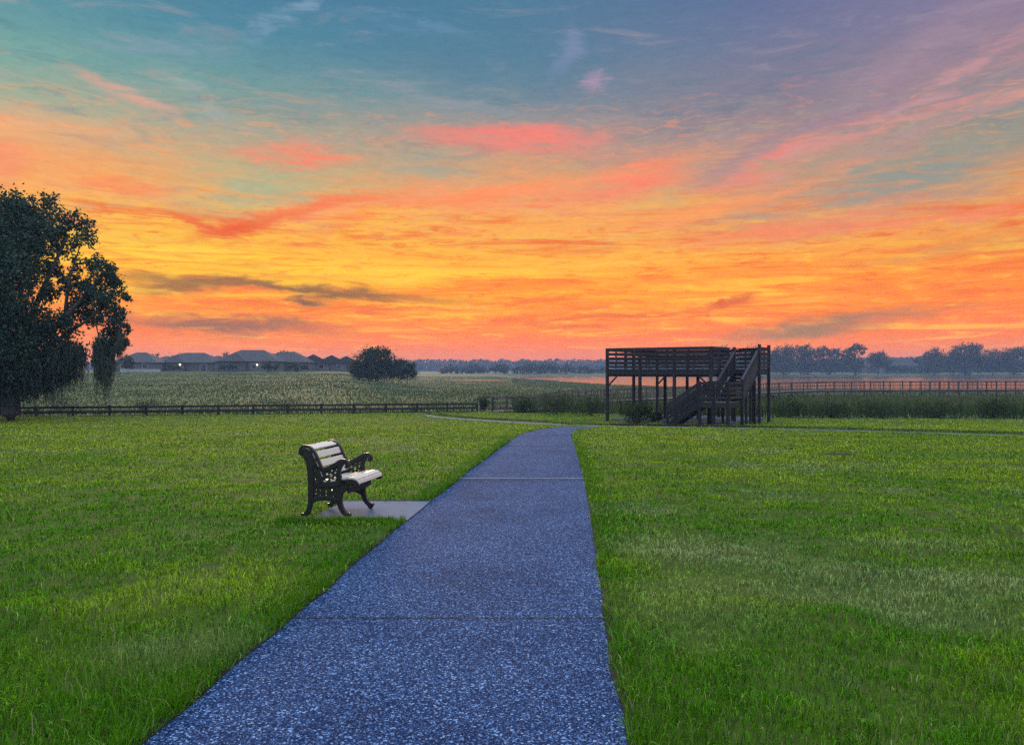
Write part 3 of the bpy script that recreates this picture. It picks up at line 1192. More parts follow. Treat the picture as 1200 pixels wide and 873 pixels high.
# centrelines in the side plane
BACK = cr2([(-0.085, 0.80), (-0.06, 0.85), (-0.005, 0.855), (0.045, 0.80), (0.08, 0.725), (0.125, 0.62), (0.165, 0.52), (0.19, 0.44)], 26)
LEGR = cr2([(-0.065, 0.835), (-0.02, 0.785), (0.025, 0.70), (0.045, 0.55), (0.05, 0.40), (0.045, 0.24), (0.02, 0.10), (-0.02, 0.035), (-0.07, 0.018)], 26)
SEATC = cr2([(0.12, 0.435), (0.22, 0.425), (0.34, 0.437), (0.46, 0.460), (0.56, 0.468), (0.615, 0.450), (0.628, 0.405)], 22)
LEGF = cr2([(0.50, 0.42), (0.435, 0.35), (0.405, 0.25), (0.425, 0.14), (0.475, 0.06), (0.535, 0.018)], 20)
ARM = cr2([(0.09, 0.68), (0.16, 0.625), (0.25, 0.625), (0.35, 0.675), (0.43, 0.725), (0.49, 0.72), (0.51, 0.675), (0.485, 0.65)], 30)
ARMF = cr2([(0.44, 0.70), (0.405, 0.63), (0.40, 0.55), (0.43, 0.475), (0.50, 0.44)], 16)
ARCH = cr2([(0.045, 0.20), (0.12, 0.235), (0.22, 0.25), (0.33, 0.235), (0.415, 0.19)], 14)
BACKIN = []
for i_, p_ in enumerate(BACK[2:25]):
    q_ = BACK[2 + i_ + 1]
    t_ = Vector((q_[0] - p_[0], q_[1] - p_[1])).normalized()
    BACKIN.append((p_[0] - t_.y * 0.056 * min(1, .35 + i_ / 4), p_[1] + t_.x * 0.056 * min(1, .35 + i_ / 4)))
IRON = MATS['iron']


def iron_end(w0):
    pieces = []
    for cl_, wd in ((BACK, 0.050), (LEGR, [0.048 + 0.022 * sin(pi * min(1, k / 18)) for k in range(27)]),
                    (SEATC, 0.060), (LEGF, [0.066 - 0.024 * k / 20 + (0.03 if k > 17 else 0) for k in range(21)]), (ARM, [0.030 + 0.022 * sin(pi * k / 30) for k in range(31)]),
                    (ARMF, 0.042), (ARCH, 0.05), (BACKIN, 0.024)):
        pieces.append(plate('iron_end', [offset_strip(cl_, wd)], 0.036, w0, IRON, bench, 0.004))
    # pierced ornament between arm and seat, and below the seat
    up_o = [(0.16, 0.60), (0.24, 0.605), (0.33, 0.64), (0.40, 0.66), (0.395, 0.60), (0.40, 0.53), (0.43, 0.46), (0.33, 0.43), (0.22, 0.42), (0.19, 0.46)]
    holes = [circ(0.30, 0.545, 0.026), circ(0.245, 0.50, 0.024), circ(0.30, 0.485, 0.020), circ(0.35, 0.515, 0.020), circ(0.25, 0.56, 0.020),
             circ(0.355, 0.575, 0.018), circ(0.31, 0.605, 0.014), circ(0.20, 0.57, 0.015), circ(0.20, 0.52, 0.014), circ(0.37, 0.62, 0.012), circ(0.36, 0.465, 0.012), circ(0.255, 0.455, 0.012)]
    pieces.append(plate('iron_end', [up_o] + holes, 0.018, w0, IRON, bench, 0.002))
    lo_o = [(0.06, 0.42), (0.06, 0.22), (0.14, 0.25), (0.22, 0.262), (0.32, 0.25), (0.41, 0.20), (0.42, 0.34), (0.48, 0.41), (0.34, 0.40), (0.22, 0.39), (0.14, 0.42)]
    holes = [circ(0.11, 0.36, 0.012), circ(0.11, 0.31, 0.014), circ(0.16, 0.355, 0.012), circ(0.235, 0.345, 0.017), circ(0.235, 0.30, 0.014), circ(0.31, 0.36, 0.014),
             circ(0.365, 0.315, 0.015), circ(0.33, 0.285, 0.012), circ(0.16, 0.29, 0.012), circ(0.38, 0.26, 0.012)]
    pieces.append(plate('iron_end', [lo_o] + holes, 0.018, w0, IRON, bench, 0.002))
    up_b = [(0.015, 0.81), (0.05, 0.80), (0.09, 0.70), (0.135, 0.58), (0.17, 0.47), (0.15, 0.42), (0.06, 0.42), (0.06, 0.58), (0.035, 0.70), (0.0, 0.80)]
    holes = [circ(0.10, 0.50, 0.016), circ(0.085, 0.60, 0.015), circ(0.055, 0.72, 0.012), circ(0.11, 0.45, 0.011)]
    pieces.append(plate('iron_end', [up_b] + holes, 0.018, w0, IRON, bench, 0.002))
    bm_ = bmesh.new()
    for me_ in pieces:
        bm_.from_mesh(me_)
        bpy.data.meshes.remove(me_)
    me_ = bpy.data.meshes.new('iron_end')
    bm_.to_mesh(me_)
    bm_.free()
    me_.materials.append(IRON)
    o2 = bpy.data.objects.new('iron_end', me_)
    col.objects.link(o2)
    o2.parent = bench
    return o2


iron_end(0.02)
iron_end(BL - 0.02)


def slat(s_, h_, ds, dh, wd, th, name):
    """one board: centre in the side plane, direction (ds, dh) across its face"""
    k = sqrt(ds * ds + dh * dh)
    ds, dh = ds / k, dh / k
    mb = MB()
    c_ = B(s_, BL / 2, h_)
    mb.box(c_, bw * (BL / 2 - 0.004), bs * ds * wd / 2 + UP * dh * wd / 2, (bs * -dh + UP * ds) * th / 2)
    return mb.build(name, MATS['slat'], bench, bevel=0.006)


def along(pts, f):
    i = f * (len(pts) - 1)
    k = min(int(i), len(pts) - 2)
    r = i - k
    p_, q = pts[k], pts[k + 1]
    return p_[0] + (q[0] - p_[0]) * r, p_[1] + (q[1] - p_[1]) * r, q[0] - p_[0], q[1] - p_[1]


for f_ in (0.30, 0.475, 0.65, 0.81):
    s_, h_, ds, dh = along(BACK, f_)
    nn = Vector((-dh, ds)).normalized()
    slat(s_ + nn.x * 0.038, h_ + nn.y * 0.038, ds, dh, 0.086, 0.026, 'back_slat')
s_, h_, ds, dh = along(BACK, 0.145)
nn = Vector((-dh, ds)).normalized()
slat(s_ + nn.x * 0.038, h_ + nn.y * 0.038, ds, dh, 0.075, 0.026, 'back_slat')
for f_ in (0.16, 0.32, 0.48, 0.63, 0.77):
    s_, h_, ds, dh = along(SEATC, f_)
    slat(s_, h_ + 0.042, ds, dh, 0.060, 0.026, 'seat_slat')
s_, h_, ds, dh = along(SEATC, 0.90)
slat(s_ + 0.018, h_ + 0.030, ds, dh, 0.05, 0.026, 'seat_slat')
mb = MB()
mb.bar(B(0.28, 0.03, 0.33), B(0.28, BL - 0.03, 0.33), 0.03, 0.03)
mb.bar(B(0.51, 0.03, 0.355), B(0.51, BL - 0.03, 0.355), 0.02, 0.07)
mb.build('tie_bar', IRON, bench)

# ------------------------------------------------------------------ fences and boardwalk
fen = [Vector((X(-90, 49.0), 49.0, 0)), Vector((X(150, 50.6), 50.6, 0)), Vector((X(350, 53.2), 53.2, 0)), Vector((X(559, 57.0), 57.0, 0))]
fcur = smooth_curve(fen, 90)
ftop = lambda px: np.interp(px, [-90, 0, 150, 350, 559], [477.5, 477.0, 475.8, 473.8, 472.2])
FW = MATS['fence_wood']
q0 = fen[0]
fence = empty('rail_fence', (q0.x, q0.y, h1(q0.x, q0.y)), 'long dark three rail wooden fence between the lawn and the marsh', 'fence')
L_ = 0
acc = [0]
for a, b2 in zip(fcur, fcur[1:]):
    L_ += (b2 - a).length
    acc.append(L_)
npost = int(L_ / 2.2)
ppos = []
for k in range(npost + 1):
    s_ = L_ * k / npost
    x_ = np.interp(s_, acc, [q.x for q in fcur])
    y_ = np.interp(s_, acc, [q.y for q in fcur])
    px_ = x_ / y_ * F + 600
    ppos.append((x_, y_, Z(float(ftop(px_)), y_)))
pm = None
for x_, y_, zt in ppos:
    mb = MB()
    zb = min(h1(x_, y_), zt - 0.7) - 0.3
    mb.box((x_, y_, (zt + 0.06 + zb) / 2), (0.065, 0, 0), (0, 0.065, 0), (0, 0, (zt + 0.06 - zb) / 2))
    mb.build('post', FW, fence)
for dz in (0.06, 0.36, 0.66):
    mb = MB()
    for a, b2 in zip(ppos, ppos[1:]):
        mb.bar((a[0], a[1] - 0.085, a[2] - dz), (b2[0], b2[1] - 0.085, b2[2] - dz), 0.035, 0.14)
    mb.build('rail', FW, fence)

# boardwalk out over the marsh and the lake edge
bwp = [Vector((X(570, 57.2), 57.2, -1.44)), Vector((X(602, 58.5), 58.5, -1.42)), Vector((X(640, 61), 61, -1.38)), Vector((X(672, 65), 65, -1.16)), Vector((X(720, 71), 71, -1.16)),
       Vector((X(830, 83), 83, -1.14)), Vector((X(940, 96), 96, -0.92)), Vector((X(1080, 97.5), 97.5, -0.84)), Vector((X(1240, 98), 98, -0.84))]
bc = smooth_curve(bwp, 120)
GW = MATS['grey_wood']
bwalk = empty('boardwalk', (bc[0].x, bc[0].y, h1(bc[0].x, bc[0].y)), 'long timber boardwalk with railings crossing the marsh to the lake', 'boardwalk')
acc = [0]
for a, b2 in zip(bc, bc[1:]):
    acc.append(acc[-1] + (b2 - a).length)
TL = acc[-1]


def bp(s_):
    return Vector([float(np.interp(s_, acc, [q[i] for q in bc])) for i in range(3)])


def bnorm(s_):
    t_ = bp(min(s_ + 0.3, TL)) - bp(max(s_ - 0.3, 0))
    return Vector((-t_.y, t_.x, 0)).normalized()


nseg = int(TL / 2.44)
mb, mj = MB(), MB()
rl = {-1: MB(), 1: MB()}
bal = MB()
for k in range(nseg):
    s0, s1 = TL * k / nseg, TL * (k + 1) / nseg
    a, b2 = bp(s0), bp(s1)
    n0, n1 = bnorm(s0), bnorm(s1)
    vs = []
    for q, n_, in ((a, n0), (b2, n1)):
        for e, dz in ((-0.95, 0), (0.95, 0), (-0.95, -0.05), (0.95, -0.05)):
            vs.append(q + n_ * e + UP * dz)
    mb.add(vs, [(0, 1, 5, 4), (2, 6, 7, 3), (0, 4, 6, 2), (1, 3, 7, 5), (0, 2, 3, 1), (4, 5, 7, 6)])
    for e in (-0.85, 0.85):
        mj.bar(a + n0 * e - UP * 0.16, b2 + n1 * e - UP * 0.16, 0.05, 0.2)
    for sgn in (-1, 1):
        p_, q = a + n0 * 0.9 * sgn, b2 + n1 * 0.9 * sgn
        rl[sgn].bar(p_ + UP * 1.05, q + UP * 1.05, 0.09, 0.04)
        rl[sgn].bar(p_ + UP * 0.93, q + UP * 0.95, 0.03, 0.06)
        rl[sgn].bar(p_ + UP * 0.14, q + UP * 0.14, 0.03, 0.06)
        rl[sgn].bar(p_ + UP * 0.54, q + UP * 0.54, 0.03, 0.05)
        for j in range(1, 4):
            c_ = p_.lerp(q, j / 4)
            bal.bar(c_ + UP * 0.10, c_ + UP * 0.96, 0.035, 0.035, (1, 0, 0))
            if j == 2:
                bal.bar(c_ + UP * 0.02, c_ + UP * 1.0, 0.07, 0.07, (1, 0, 0))
mb.build('deck', GW, bwalk)
mj.build('joists', GW, bwalk)
for sgn in (-1, 1):
    rl[sgn].build('railing', GW, bwalk)
bo = bal.build('balusters', GW, bwalk)
bo['kind'] = 'stuff'
for k in range(0, nseg + 1):
    s0 = TL * k / nseg
    a, n0 = bp(s0), bnorm(s0)
    for sgn in (-1, 1):
        if k > 45:
            continue
        mb = MB()
        q = a + n0 * 0.9 * sgn
        zb = min(h1(q.x, q.y), WATER_Z + 0.1) - 0.5
        mb.box((q.x, q.y, (q.z + 1.1 + zb) / 2), (0.065, 0, 0), (0, 0.065, 0), (0, 0, (q.z + 1.1 - zb) / 2))
        if k % 2 == 0 and sgn == -1:
            mb.bar(q + n0 * 0.1 - UP * 0.95, q + n0 * 1.7 - UP * 0.15, 0.05, 0.14)
        mb.build('post', GW, bwalk)

# ------------------------------------------------------------------ houses beyond the marsh
def house(px, d_, wd, dp, peak_py, rot, label, lamp=None, gable=False, wall='stucco', base_py=434.5):
    x_ = X(px, d_)
    zb = h1(x_, d_) - 0.15
    zp = Z(peak_py, d_)
    wh = max(2.6, (zp - zb) * 0.47)
    root = empty('house', (x_, d_, zb), label, 'house', 'houses beyond the marsh')
    c_, s_ = cos(R(rot)), sin(R(rot))
    e1, e2 = Vector((c_, s_, 0)), Vector((-s_, c_, 0))
    Q = lambda a, b2, z_: Vector((x_, d_, zb)) + e1 * a + e2 * b2 + UP * z_
    mb = MB()
    mb.box(Q(0, 0, wh / 2), e1 * wd / 2, e2 * dp / 2, UP * wh / 2)
    mb.build('wall', MATS[wall], root)
    ov = 0.5
    A, Bq = wd / 2 + ov, dp / 2 + ov
    ht = zp - zb
    rg = 0.0 if gable else min(A, Bq) * 0.9
    mb = MB()
    vs = [Q(-A, -Bq, wh + 0.01), Q(A, -Bq, wh + 0.01), Q(A, Bq, wh + 0.01), Q(-A, Bq, wh + 0.01)]
    if wd >= dp:
        vs += [Q(-A + rg, 0, ht), Q(A - rg, 0, ht)]
        fs = [(0, 1, 5, 4), (1, 2, 5), (2, 3, 4, 5), (3, 0, 4), (3, 2, 1, 0)]
    else:
        vs += [Q(0, -Bq + rg, ht), Q(0, Bq - rg, ht)]
        fs = [(0, 1, 4), (1, 2, 5, 4), (2, 3, 5), (3, 0, 4, 5), (3, 2, 1, 0)]
    mb.add(vs, fs)
    # cross hip toward the marsh
    if wd > 13:
        wq = wd * 0.22
        cx = -wd * 0.18
        vs = [Q(cx - wq, -Bq - 1.6, wh + 0.02), Q(cx + wq, -Bq - 1.6, wh + 0.02), Q(cx + wq, 0, wh + 0.02), Q(cx - wq, 0, wh + 0.02),
              Q(cx, -Bq - 1.6 + wq * 0.8, wh + (ht - wh) * 0.8), Q(cx, -0.1, wh + (ht - wh) * 0.8)]
        mb.add(vs, [(0, 1, 4), (1, 2, 5, 4), (3, 0, 4, 5), (2, 3, 5), (3, 2, 1, 0)])
    mb.build('roof', MATS['shingle'], root)
    if wd > 13:
        mb = MB()
        mb.box(Q(cx, -dp / 2 - 0.7, wh / 2), e1 * (wq - 0.5), e2 * 0.69, UP * wh / 2)
        mb.build('bay', MATS[wall], root)
    nwin = max(2, int(wd / 4))
    for k in range(nwin):
        a = -wd / 2 + wd * (k + 0.5) / nwin
        if wd > 13 and abs(a - cx) < wq + 0.8:
            continue
        dw = (k == nwin // 2 + 1)
        mb = MB()
        if dw:
            mb.box(Q(a, -dp / 2 - 0.03, 1.1), e1 * 1.0, e2 * 0.03, UP * 1.05)
            dr = mb.build('door', MATS['white_trim'], root)
            mb = MB()
            mb.box(Q(a, -dp / 2 - 0.065, 1.1), e1 * 0.85, e2 * 0.01, UP * 0.95)
            mb.build('pane', MATS['glass'], dr)
        else:
            mb.box(Q(a, -dp / 2 - 0.03, 1.55), e1 * 0.75, e2 * 0.03, UP * 0.7)
            fr = mb.build('window', MATS['white_trim'], root)
            mb = MB()
            mb.box(Q(a, -dp / 2 - 0.065, 1.55), e1 * 0.64, e2 * 0.01, UP * 0.6)
            mb.build('pane', MATS['glass'], fr)
    if lamp is not None:
        mb = MB()
        c0 = Q((lamp - px) / F * d_, -dp / 2 - (1.5 if wd > 13 else 0.2), 2.0)
        mb.box(c0, (0.15, 0, 0), (0, 0.10, 0), (0, 0, 0.17))
        mb.build('porch_lamp', MATS['lamp'], root)
    return root


house(166, 214, 11.5, 10, 413.0, 4, 'leftmost grey roofed house beside the big tree across the marsh')
house(228, 222, 15.5, 11, 413.4, -3, 'hip roofed house with a warm lamp at its left, second of the far row', 224.5)
house(196, 236, 9.5, 9, 417.5, 6, 'low house tucked between the two leftmost hip roofs')
house(256, 232, 9, 9, 417.0, -6, 'small far house with a faint lamp left of the largest roof', 256)
house(296, 216, 17.0, 12, 410.2, 2, 'largest house with the highest roof peak of the far row', 310.5)
house(337, 224, 14.0, 11, 412.2, -4, 'hip roofed house right of the largest roof in the far row')
house(366, 232, 9.0, 10, 415.5, 18, 'narrow gabled house with a pale sloping roof in the far row', gable=True)
house(387, 240, 9.0, 10, 416.5, 18, 'gabled house second from the right in the far row', gable=True)
house(404, 246, 8.5, 10, 417.5, 18, 'small house half hidden by the round bush across the marsh', gable=True)
# houses among the trees on the far bank of the lake
for px, d_, wd, dp, pk, lab in ((1051, 505, 24, 12, 419.0, 'wide low house between the trees across the lake'),
                                (1022, 515, 14, 11, 421.0, 'small house left of the wide low house across the lake')):
    r_ = house(px, d_, wd, dp, pk, 0, lab)
    r_['group'] = 'houses across the lake'
# pale low garden wall left of the houses
mb = MB()
a_, b_ = P(141, 431.8, 230), P(188, 431.8, 230)
d_ = 205
mb.bar((X(141, d_), d_, h1(X(141, d_), d_) + 0.3), (X(188, d_), d_, h1(X(188, d_), d_) + 0.3), 0.2, 1.0)
tag(mb.build('garden_wall', MATS['white_trim']), 'low pale garden wall in front of the leftmost far house', 'wall')

# ------------------------------------------------------------------ foliage
def leaf_quads(cen, size, aspect=0.55, hang=0.0):
    """one small diamond-shaped leaf spray per centre, random attitude"""
    n = len(cen)
    d = rng.normal(size=(n, 3))
    d[:, 2] -= hang
    d /= np.linalg.norm(d, axis=1, keepdims=True)
    e = rng.normal(size=(n, 3))
    e -= d * (e * d).sum(1, keepdims=True)
    e /= np.linalg.norm(e, axis=1, keepdims=True)
    s_ = (np.asarray(size) * rng.uniform(0.6, 1.35, n))[:, None]
    v = np.empty((n, 4, 3))
    v[:, 0] = cen - d * s_ * 0.5
    v[:, 1] = cen + e * s_ * aspect * 0.5 - d * s_ * 0.05
    v[:, 2] = cen + d * s_ * 0.5
    v[:, 3] = cen - e * s_ * aspect * 0.5 + d * s_ * 0.02
    return v.reshape(-1, 3), np.arange(n * 4).reshape(n, 4)


def ball(n, c, r, shell=0.55):
    """points in a ball, more of them toward the outside; r may be a triple"""
    d = rng.normal(size=(n, 3))
    d /= np.linalg.norm(d, axis=1, keepdims=True)
    k = rng.uniform(shell ** 3, 1, n) ** (1 / 3)
    return np.asarray(c) + d * k[:, None] * np.asarray(r)


def clumped(n, c, r, ntw=None, spread=0.16):
    """leaves gathered in twig clumps through a crown lobe, so that its outline is broken"""
    r = np.asarray(r, float) * np.ones(3)
    ntw = ntw or max(8, n // 14)
    tw = ball(ntw, c, r * rng.uniform(0.80, 1.08, (ntw, 1)), 0.30)
    per = rng.integers(0, ntw, n)
    return tw[per] + rng.normal(size=(n, 3)) * r.mean() * spread


PIG = {'oak': ((0.016, 0.040, 0.026), (0.055, 0.098, 0.060)), 'bank': ((0.016, 0.032, 0.016), (0.045, 0.065, 0.030)),
       'shrub': ((0.016, 0.034, 0.010), (0.060, 0.090, 0.030))}


def pig(kind, n, per=4):
    a, b2 = (np.array(q) for q in PIG[kind])
    k = rng.random((n, 1)) ** 1.3
    return np.repeat(a + (b2 - a) * k, per, 0)


# --- the live oak at the left edge, hung with moss
OD = 45.0
ox, oz = X(12, OD), h1(X(12, OD), OD)
oak = empty('live_oak', (ox, OD, oz), 'huge dark spreading tree hung with grey moss at the left edge', 'tree')
OAK = [  # photo px, row, radius px, depth offset, density
    (-75, 300, 80, 0.5, 1), (-25, 292, 62, -1.5, 1), (4, 270, 44, 0.5, 1), (-8, 335, 50, -2.5, 1), (30, 262, 30, 1, .9), (52, 278, 27, -.5, .8),
    (86, 258, 12, .5, .5), (70, 264, 15, 0, .5), (100, 264, 11, 1.2, .5), (104, 280, 11, .6, .5), (90, 282, 9, .3, .35), (76, 292, 12, .3, .3), (92, 306, 9, .3, .4), (88, 322, 9, .3, .5), (84, 338, 10, 0, .5), (96, 334, 9, .4, .5), (76, 328, 9, .2, .5), (100, 352, 10, .2, .7), (82, 440, 8, 0, .9), (120, 440, 7, .2, .9), (118, 424, 10, -.3, .9), (78, 425, 9, 0, .9), (148, 385, 6, .4, .6), (147, 348, 6, .2, .6), (60, 240, 14, .4, .5), (20, 240, 18, .2, .6), (22, 312, 32, 0, .9), (62, 316, 12, 1, .7), (60, 345, 13, -.5, .8),
    (112, 312, 12, .5, .7), (124, 318, 13, 0, .8), (134, 334, 13, .8, .8), (108, 340, 15, 0, .9), (126, 352, 15, -.6, .9), (138, 368, 12, 1, .8), (134, 388, 14, 0, .9),
    (140, 402, 9, .5, .8), (124, 406, 13, -.5, 1), (92, 362, 14, .7, .9), (72, 384, 18, -.4, 1), (110, 372, 12, .6, .9), (36, 376, 24, -1, .9), (44, 414, 34, -.5, 1), (78, 414, 18, .4, 1), (92, 420, 9, 0, .8),
    (2, 395, 46, -1.5, 1), (-30, 400, 70, 0, 1), (12, 436, 36, .5, 1), (46, 440, 24, 0, .9), (-50, 345, 85, 1.5, 1), (-110, 360, 80, 0, 1), (-120, 300, 60, 1, .8), (-60, 250, 40, 0, .8)]
cen = []
for px, py, r_, dd, dn in OAK:
    d_ = OD + dd
    c_ = (X(px, d_), d_, Z(py, d_))
    rm = r_ / F * d_
    n_ = int(10.5 * r_ ** 1.62 * dn)
    cen.append(clumped(n_, c_, (rm, rm * 1.15, rm), max(10, int(r_ * 2.4)), 0.13 if r_ > 22 else 0.2))
cen = np.concatenate(cen)
print('oak leaves', len(cen))
v_, q_ = leaf_quads(cen, 0.20, 0.6)
np_mesh('crown', v_, q_, MATS['leaves'], oak, pig('oak', len(cen)))
mb = MB()
mb.tube([(ox, OD, oz - 0.3), (ox + 0.05, OD, oz + 0.4), (ox - 0.1, OD, oz + 1.8), (ox - 0.5, OD + .2, oz + 3.2)], [0.75, 0.55, 0.48, 0.45], 12)
mb.tube([(ox - 2.6, OD + 1.2, oz - 0.3), (ox - 2.5, OD + 1.1, oz + 1.5), (ox - 2.2, OD + .8, oz + 3.4)], [0.5, 0.36, 0.3], 10)
mb.build('trunk', MATS['bark'], oak, smooth=True)
for pts, r0 in (([(15, 430), (40, 405), (72, 380), (100, 350), (120, 325)], 0.26), ([(12, 425), (35, 370), (60, 320), (82, 275)], 0.24), ([(50, 408), (84, 388), (108, 374), (132, 352)], 0.14),
                ([(10, 420), (5, 350), (0, 280)], 0.32), ([(5, 425), (-40, 380), (-90, 330)], 0.3), ([(72, 380), (84, 330), (90, 290)], 0.12), ([(108, 374), (116, 392), (122, 412)], 0.05)):
    mb = MB()
    pp = [Vector((X(a, OD), OD + rng.uniform(-.4, .4), Z(b2, OD))) for a, b2 in pts]
    cc_ = smooth_curve(pp, 14)
    mb.tube(cc_, [r0 * (1 - 0.75 * k / 14) for k in range(15)], 7)
    mb.build('limb', MATS['bark'], oak, smooth=True)
# moss: long thin strands in hanging beards
BEARDS = [(82, 430, 11, 30), (93, 432, 8, 26), (73, 440, 9, 24), (118, 432, 10, 36), (126, 438, 7, 28), (132, 425, 5, 20), (62, 440, 10, 30), (140, 405, 4, 20), (140, 410, 6, 10), (55, 445, 14, 24), (35, 452, 16, 24), (15, 458, 18, 26), (-8, 458, 20, 26),
          (-35, 455, 26, 30), (62, 428, 10, 20), (-70, 452, 26, 30), (28, 440, 20, 22), (2, 448, 20, 26), (45, 430, 18, 20)]
mc, ms = [], []
for px, py, rw, ln in BEARDS:
    n_ = int(rw * 13)
    gx = rng.normal(size=n_) * rw * 0.55
    dxx = rng.normal(size=n_) * 0.7
    y0 = py - ln + np.abs(rng.normal(size=n_)) * ln * 0.4
    le = ln * rng.uniform(0.5, 2.0, n_) * np.exp(-(gx / rw) ** 2)
    for k in range(n_):
        d_ = OD + dxx[k]
        m_ = max(3, int(le[k] * 0.75))
        sx, sy = 0.0, 0.0
        for j in range(m_):
            sx += rng.normal() * 0.035
            sy += rng.normal() * 0.035
            mc.append((X(px + gx[k], d_) + sx, d_ + sy, Z(y0[k] + le[k] * j / m_, d_)))
            ms.append(0.26 * (1 - 0.6 * j / m_))
mc = np.array(mc)
print('moss sprays', len(mc))
v_, q_ = leaf_quads(mc, np.array(ms), 0.22, 2.6)
mcol = np.array([0.024, 0.040, 0.030]) + rng.random((len(mc), 1)) * np.array([0.045, 0.052, 0.042])
np_mesh('moss', v_, q_, MATS['leaves'], oak, np.repeat(mcol, 4, 0))


# --- trees further off: trunk, a few limbs, crown of leaf sprays in several lobes
def tree(name, label, px, base_py, d_, lobes, leaf, dens=1.0, group=None, cat='tree', kind='bank', trunk_r=None, base_z=None):
    """lobes: (px, row, half width px, half height px)"""
    x_ = X(px, d_)
    zb = h1(x_, d_) if base_z is None else base_z
    root = empty(name, (x_, d_, zb), label, cat, group)
    cen = []
    top = 0
    for lx_, ly, rw, rh in lobes:
        dd = d_ + rng.uniform(-1, 1) * rw / F * d_ * 0.5
        c_ = np.array((X(lx_, dd), dd, Z(ly, dd)))
        rr = np.array((rw / F * dd, rw / F * dd, rh / F * dd))
        area = rw * rh
        n_ = int(max(60, area * 20.0 * dens * (0.9 / (leaf / d_ * F)) ** 1.2))
        q = clumped(n_, c_, rr, max(8, n_ // 16), 0.17)
        q[:, 2] = np.maximum(q[:, 2], zb + 0.15)
        cen.append(q)
        top = max(top, c_[2])
    cen = np.concatenate(cen)
    v, q = leaf_quads(cen, leaf, 0.75)
    np_mesh('crown', v, q, MATS['leaves'], root, pig(kind, len(cen)))
    tr = trunk_r or (top - zb) * 0.035
    mb = MB()
    mb.tube([(x_, d_, zb - 0.4), (x_ + tr * .3, d_, zb + (top - zb) * .4), (x_ - tr * .4, d_, zb + (top - zb) * .75), (x_, d_, top)], [tr * 1.25, tr, tr * .7, tr * .3], 7)
    for lx_, ly, rw, rh in lobes[:4]:
        mb.tube([(x_, d_, zb + (top - zb) * .35), ((x_ + X(lx_, d_)) / 2, d_, zb + (Z(ly, d_) - zb) * .75), (X(lx_, d_), d_, Z(ly, d_))], [tr * .6, tr * .4, tr * .2], 5)
    mb.build('trunk', MATS['bark'], root, smooth=True)
    return root


G1 = 'trees across the marsh'
tree('round_tree', 'broad rounded dark bush-like tree across the marsh, right of the houses', 440, 440, 152,
     [(428, 426, 17, 15), (446, 423, 18, 14), (436, 414, 12, 7), (460, 431, 13, 11), (420, 433, 10, 10), (452, 414, 7, 5), (444, 436, 22, 9), (430, 438, 18, 7)], 0.34, 1.3, G1)
tree('low_tree', 'lower lobed tree touching the broad rounded tree across the marsh', 477, 440, 156,
     [(472, 430, 11, 9), (482, 433, 8, 8), (465, 436, 10, 8), (478, 438, 12, 6)], 0.34, 1.2, G1)
for px, top, hw, d_, lab in ((150, 415, 7, 200, 'tree behind the leftmost far roof next to the big oak'), (182, 413, 5, 226, 'thin tree rising right of the leftmost far roof'),
                             (207, 414, 8, 246, 'tree crown behind the two left hip roofs'), (264, 413.5, 6, 244, 'tree crown left of the largest far roof'),
                             (331, 410, 7, 236, 'tallest tree behind the largest far roof'), (345, 410.5, 5, 244, 'thin tree behind the hip roof right of the largest one'),
                             (318, 425, 10, 206, 'bushy tree in front of the largest far house'), (268, 427, 9, 206, 'low bushy tree left of the largest far house front'),
                             (203, 428, 9, 204, 'low bushy tree between the two leftmost far houses'), (348, 427, 11, 208, 'low bushy tree before the right hand hip roof'),
                             (413, 422, 6, 250, 'small tree between the last gabled house and the rounded tree')):
    hh = (433 - top) / 2
    tree('garden_tree', lab, px, 433, d_, [(px, top + hh * .8, hw, hh * .8), (px - hw * .5, top + hh * 1.3, hw * .7, hh * .6), (px + hw * .5, top + hh * 1.4, hw * .7, hh * .6)], 0.42, 1.0, 'trees among the far houses')

G2 = 'trees on the far shore'
for i, (px, top, hw, d_, lab) in enumerate((
        (528, 428.5, 12, 480, 'leftmost low tree of the near far-shore row'), (556, 426.6, 16, 500, 'wide low tree left of the pointed one on the far shore'),
        (587, 425.4, 12, 490, 'pointed tree left of the long crown on the far shore'), (618, 424.6, 17, 495, 'left half of the long crown on the far shore'),
        (643, 424.8, 17, 505, 'right half of the long crown on the far shore'), (665, 426.0, 9, 490, 'dome shaped tree right of the long crown on the far shore'),
        (684, 429.0, 12, 500, 'low tree right of the dome on the far shore'), (704, 429.8, 10, 510, 'low tree just left of the tower on the far shore'))):
    hh = (438 - top) / 2
    tree('shore_tree', lab, px, 438, d_, [(px, top + hh * .9, hw * .75, hh * .9), (px - hw * .55, top + hh * 1.3, hw * .6, hh * .65), (px + hw * .5, top + hh * 1.25, hw * .6, hh * .7)], 0.9, 1.1, G2)
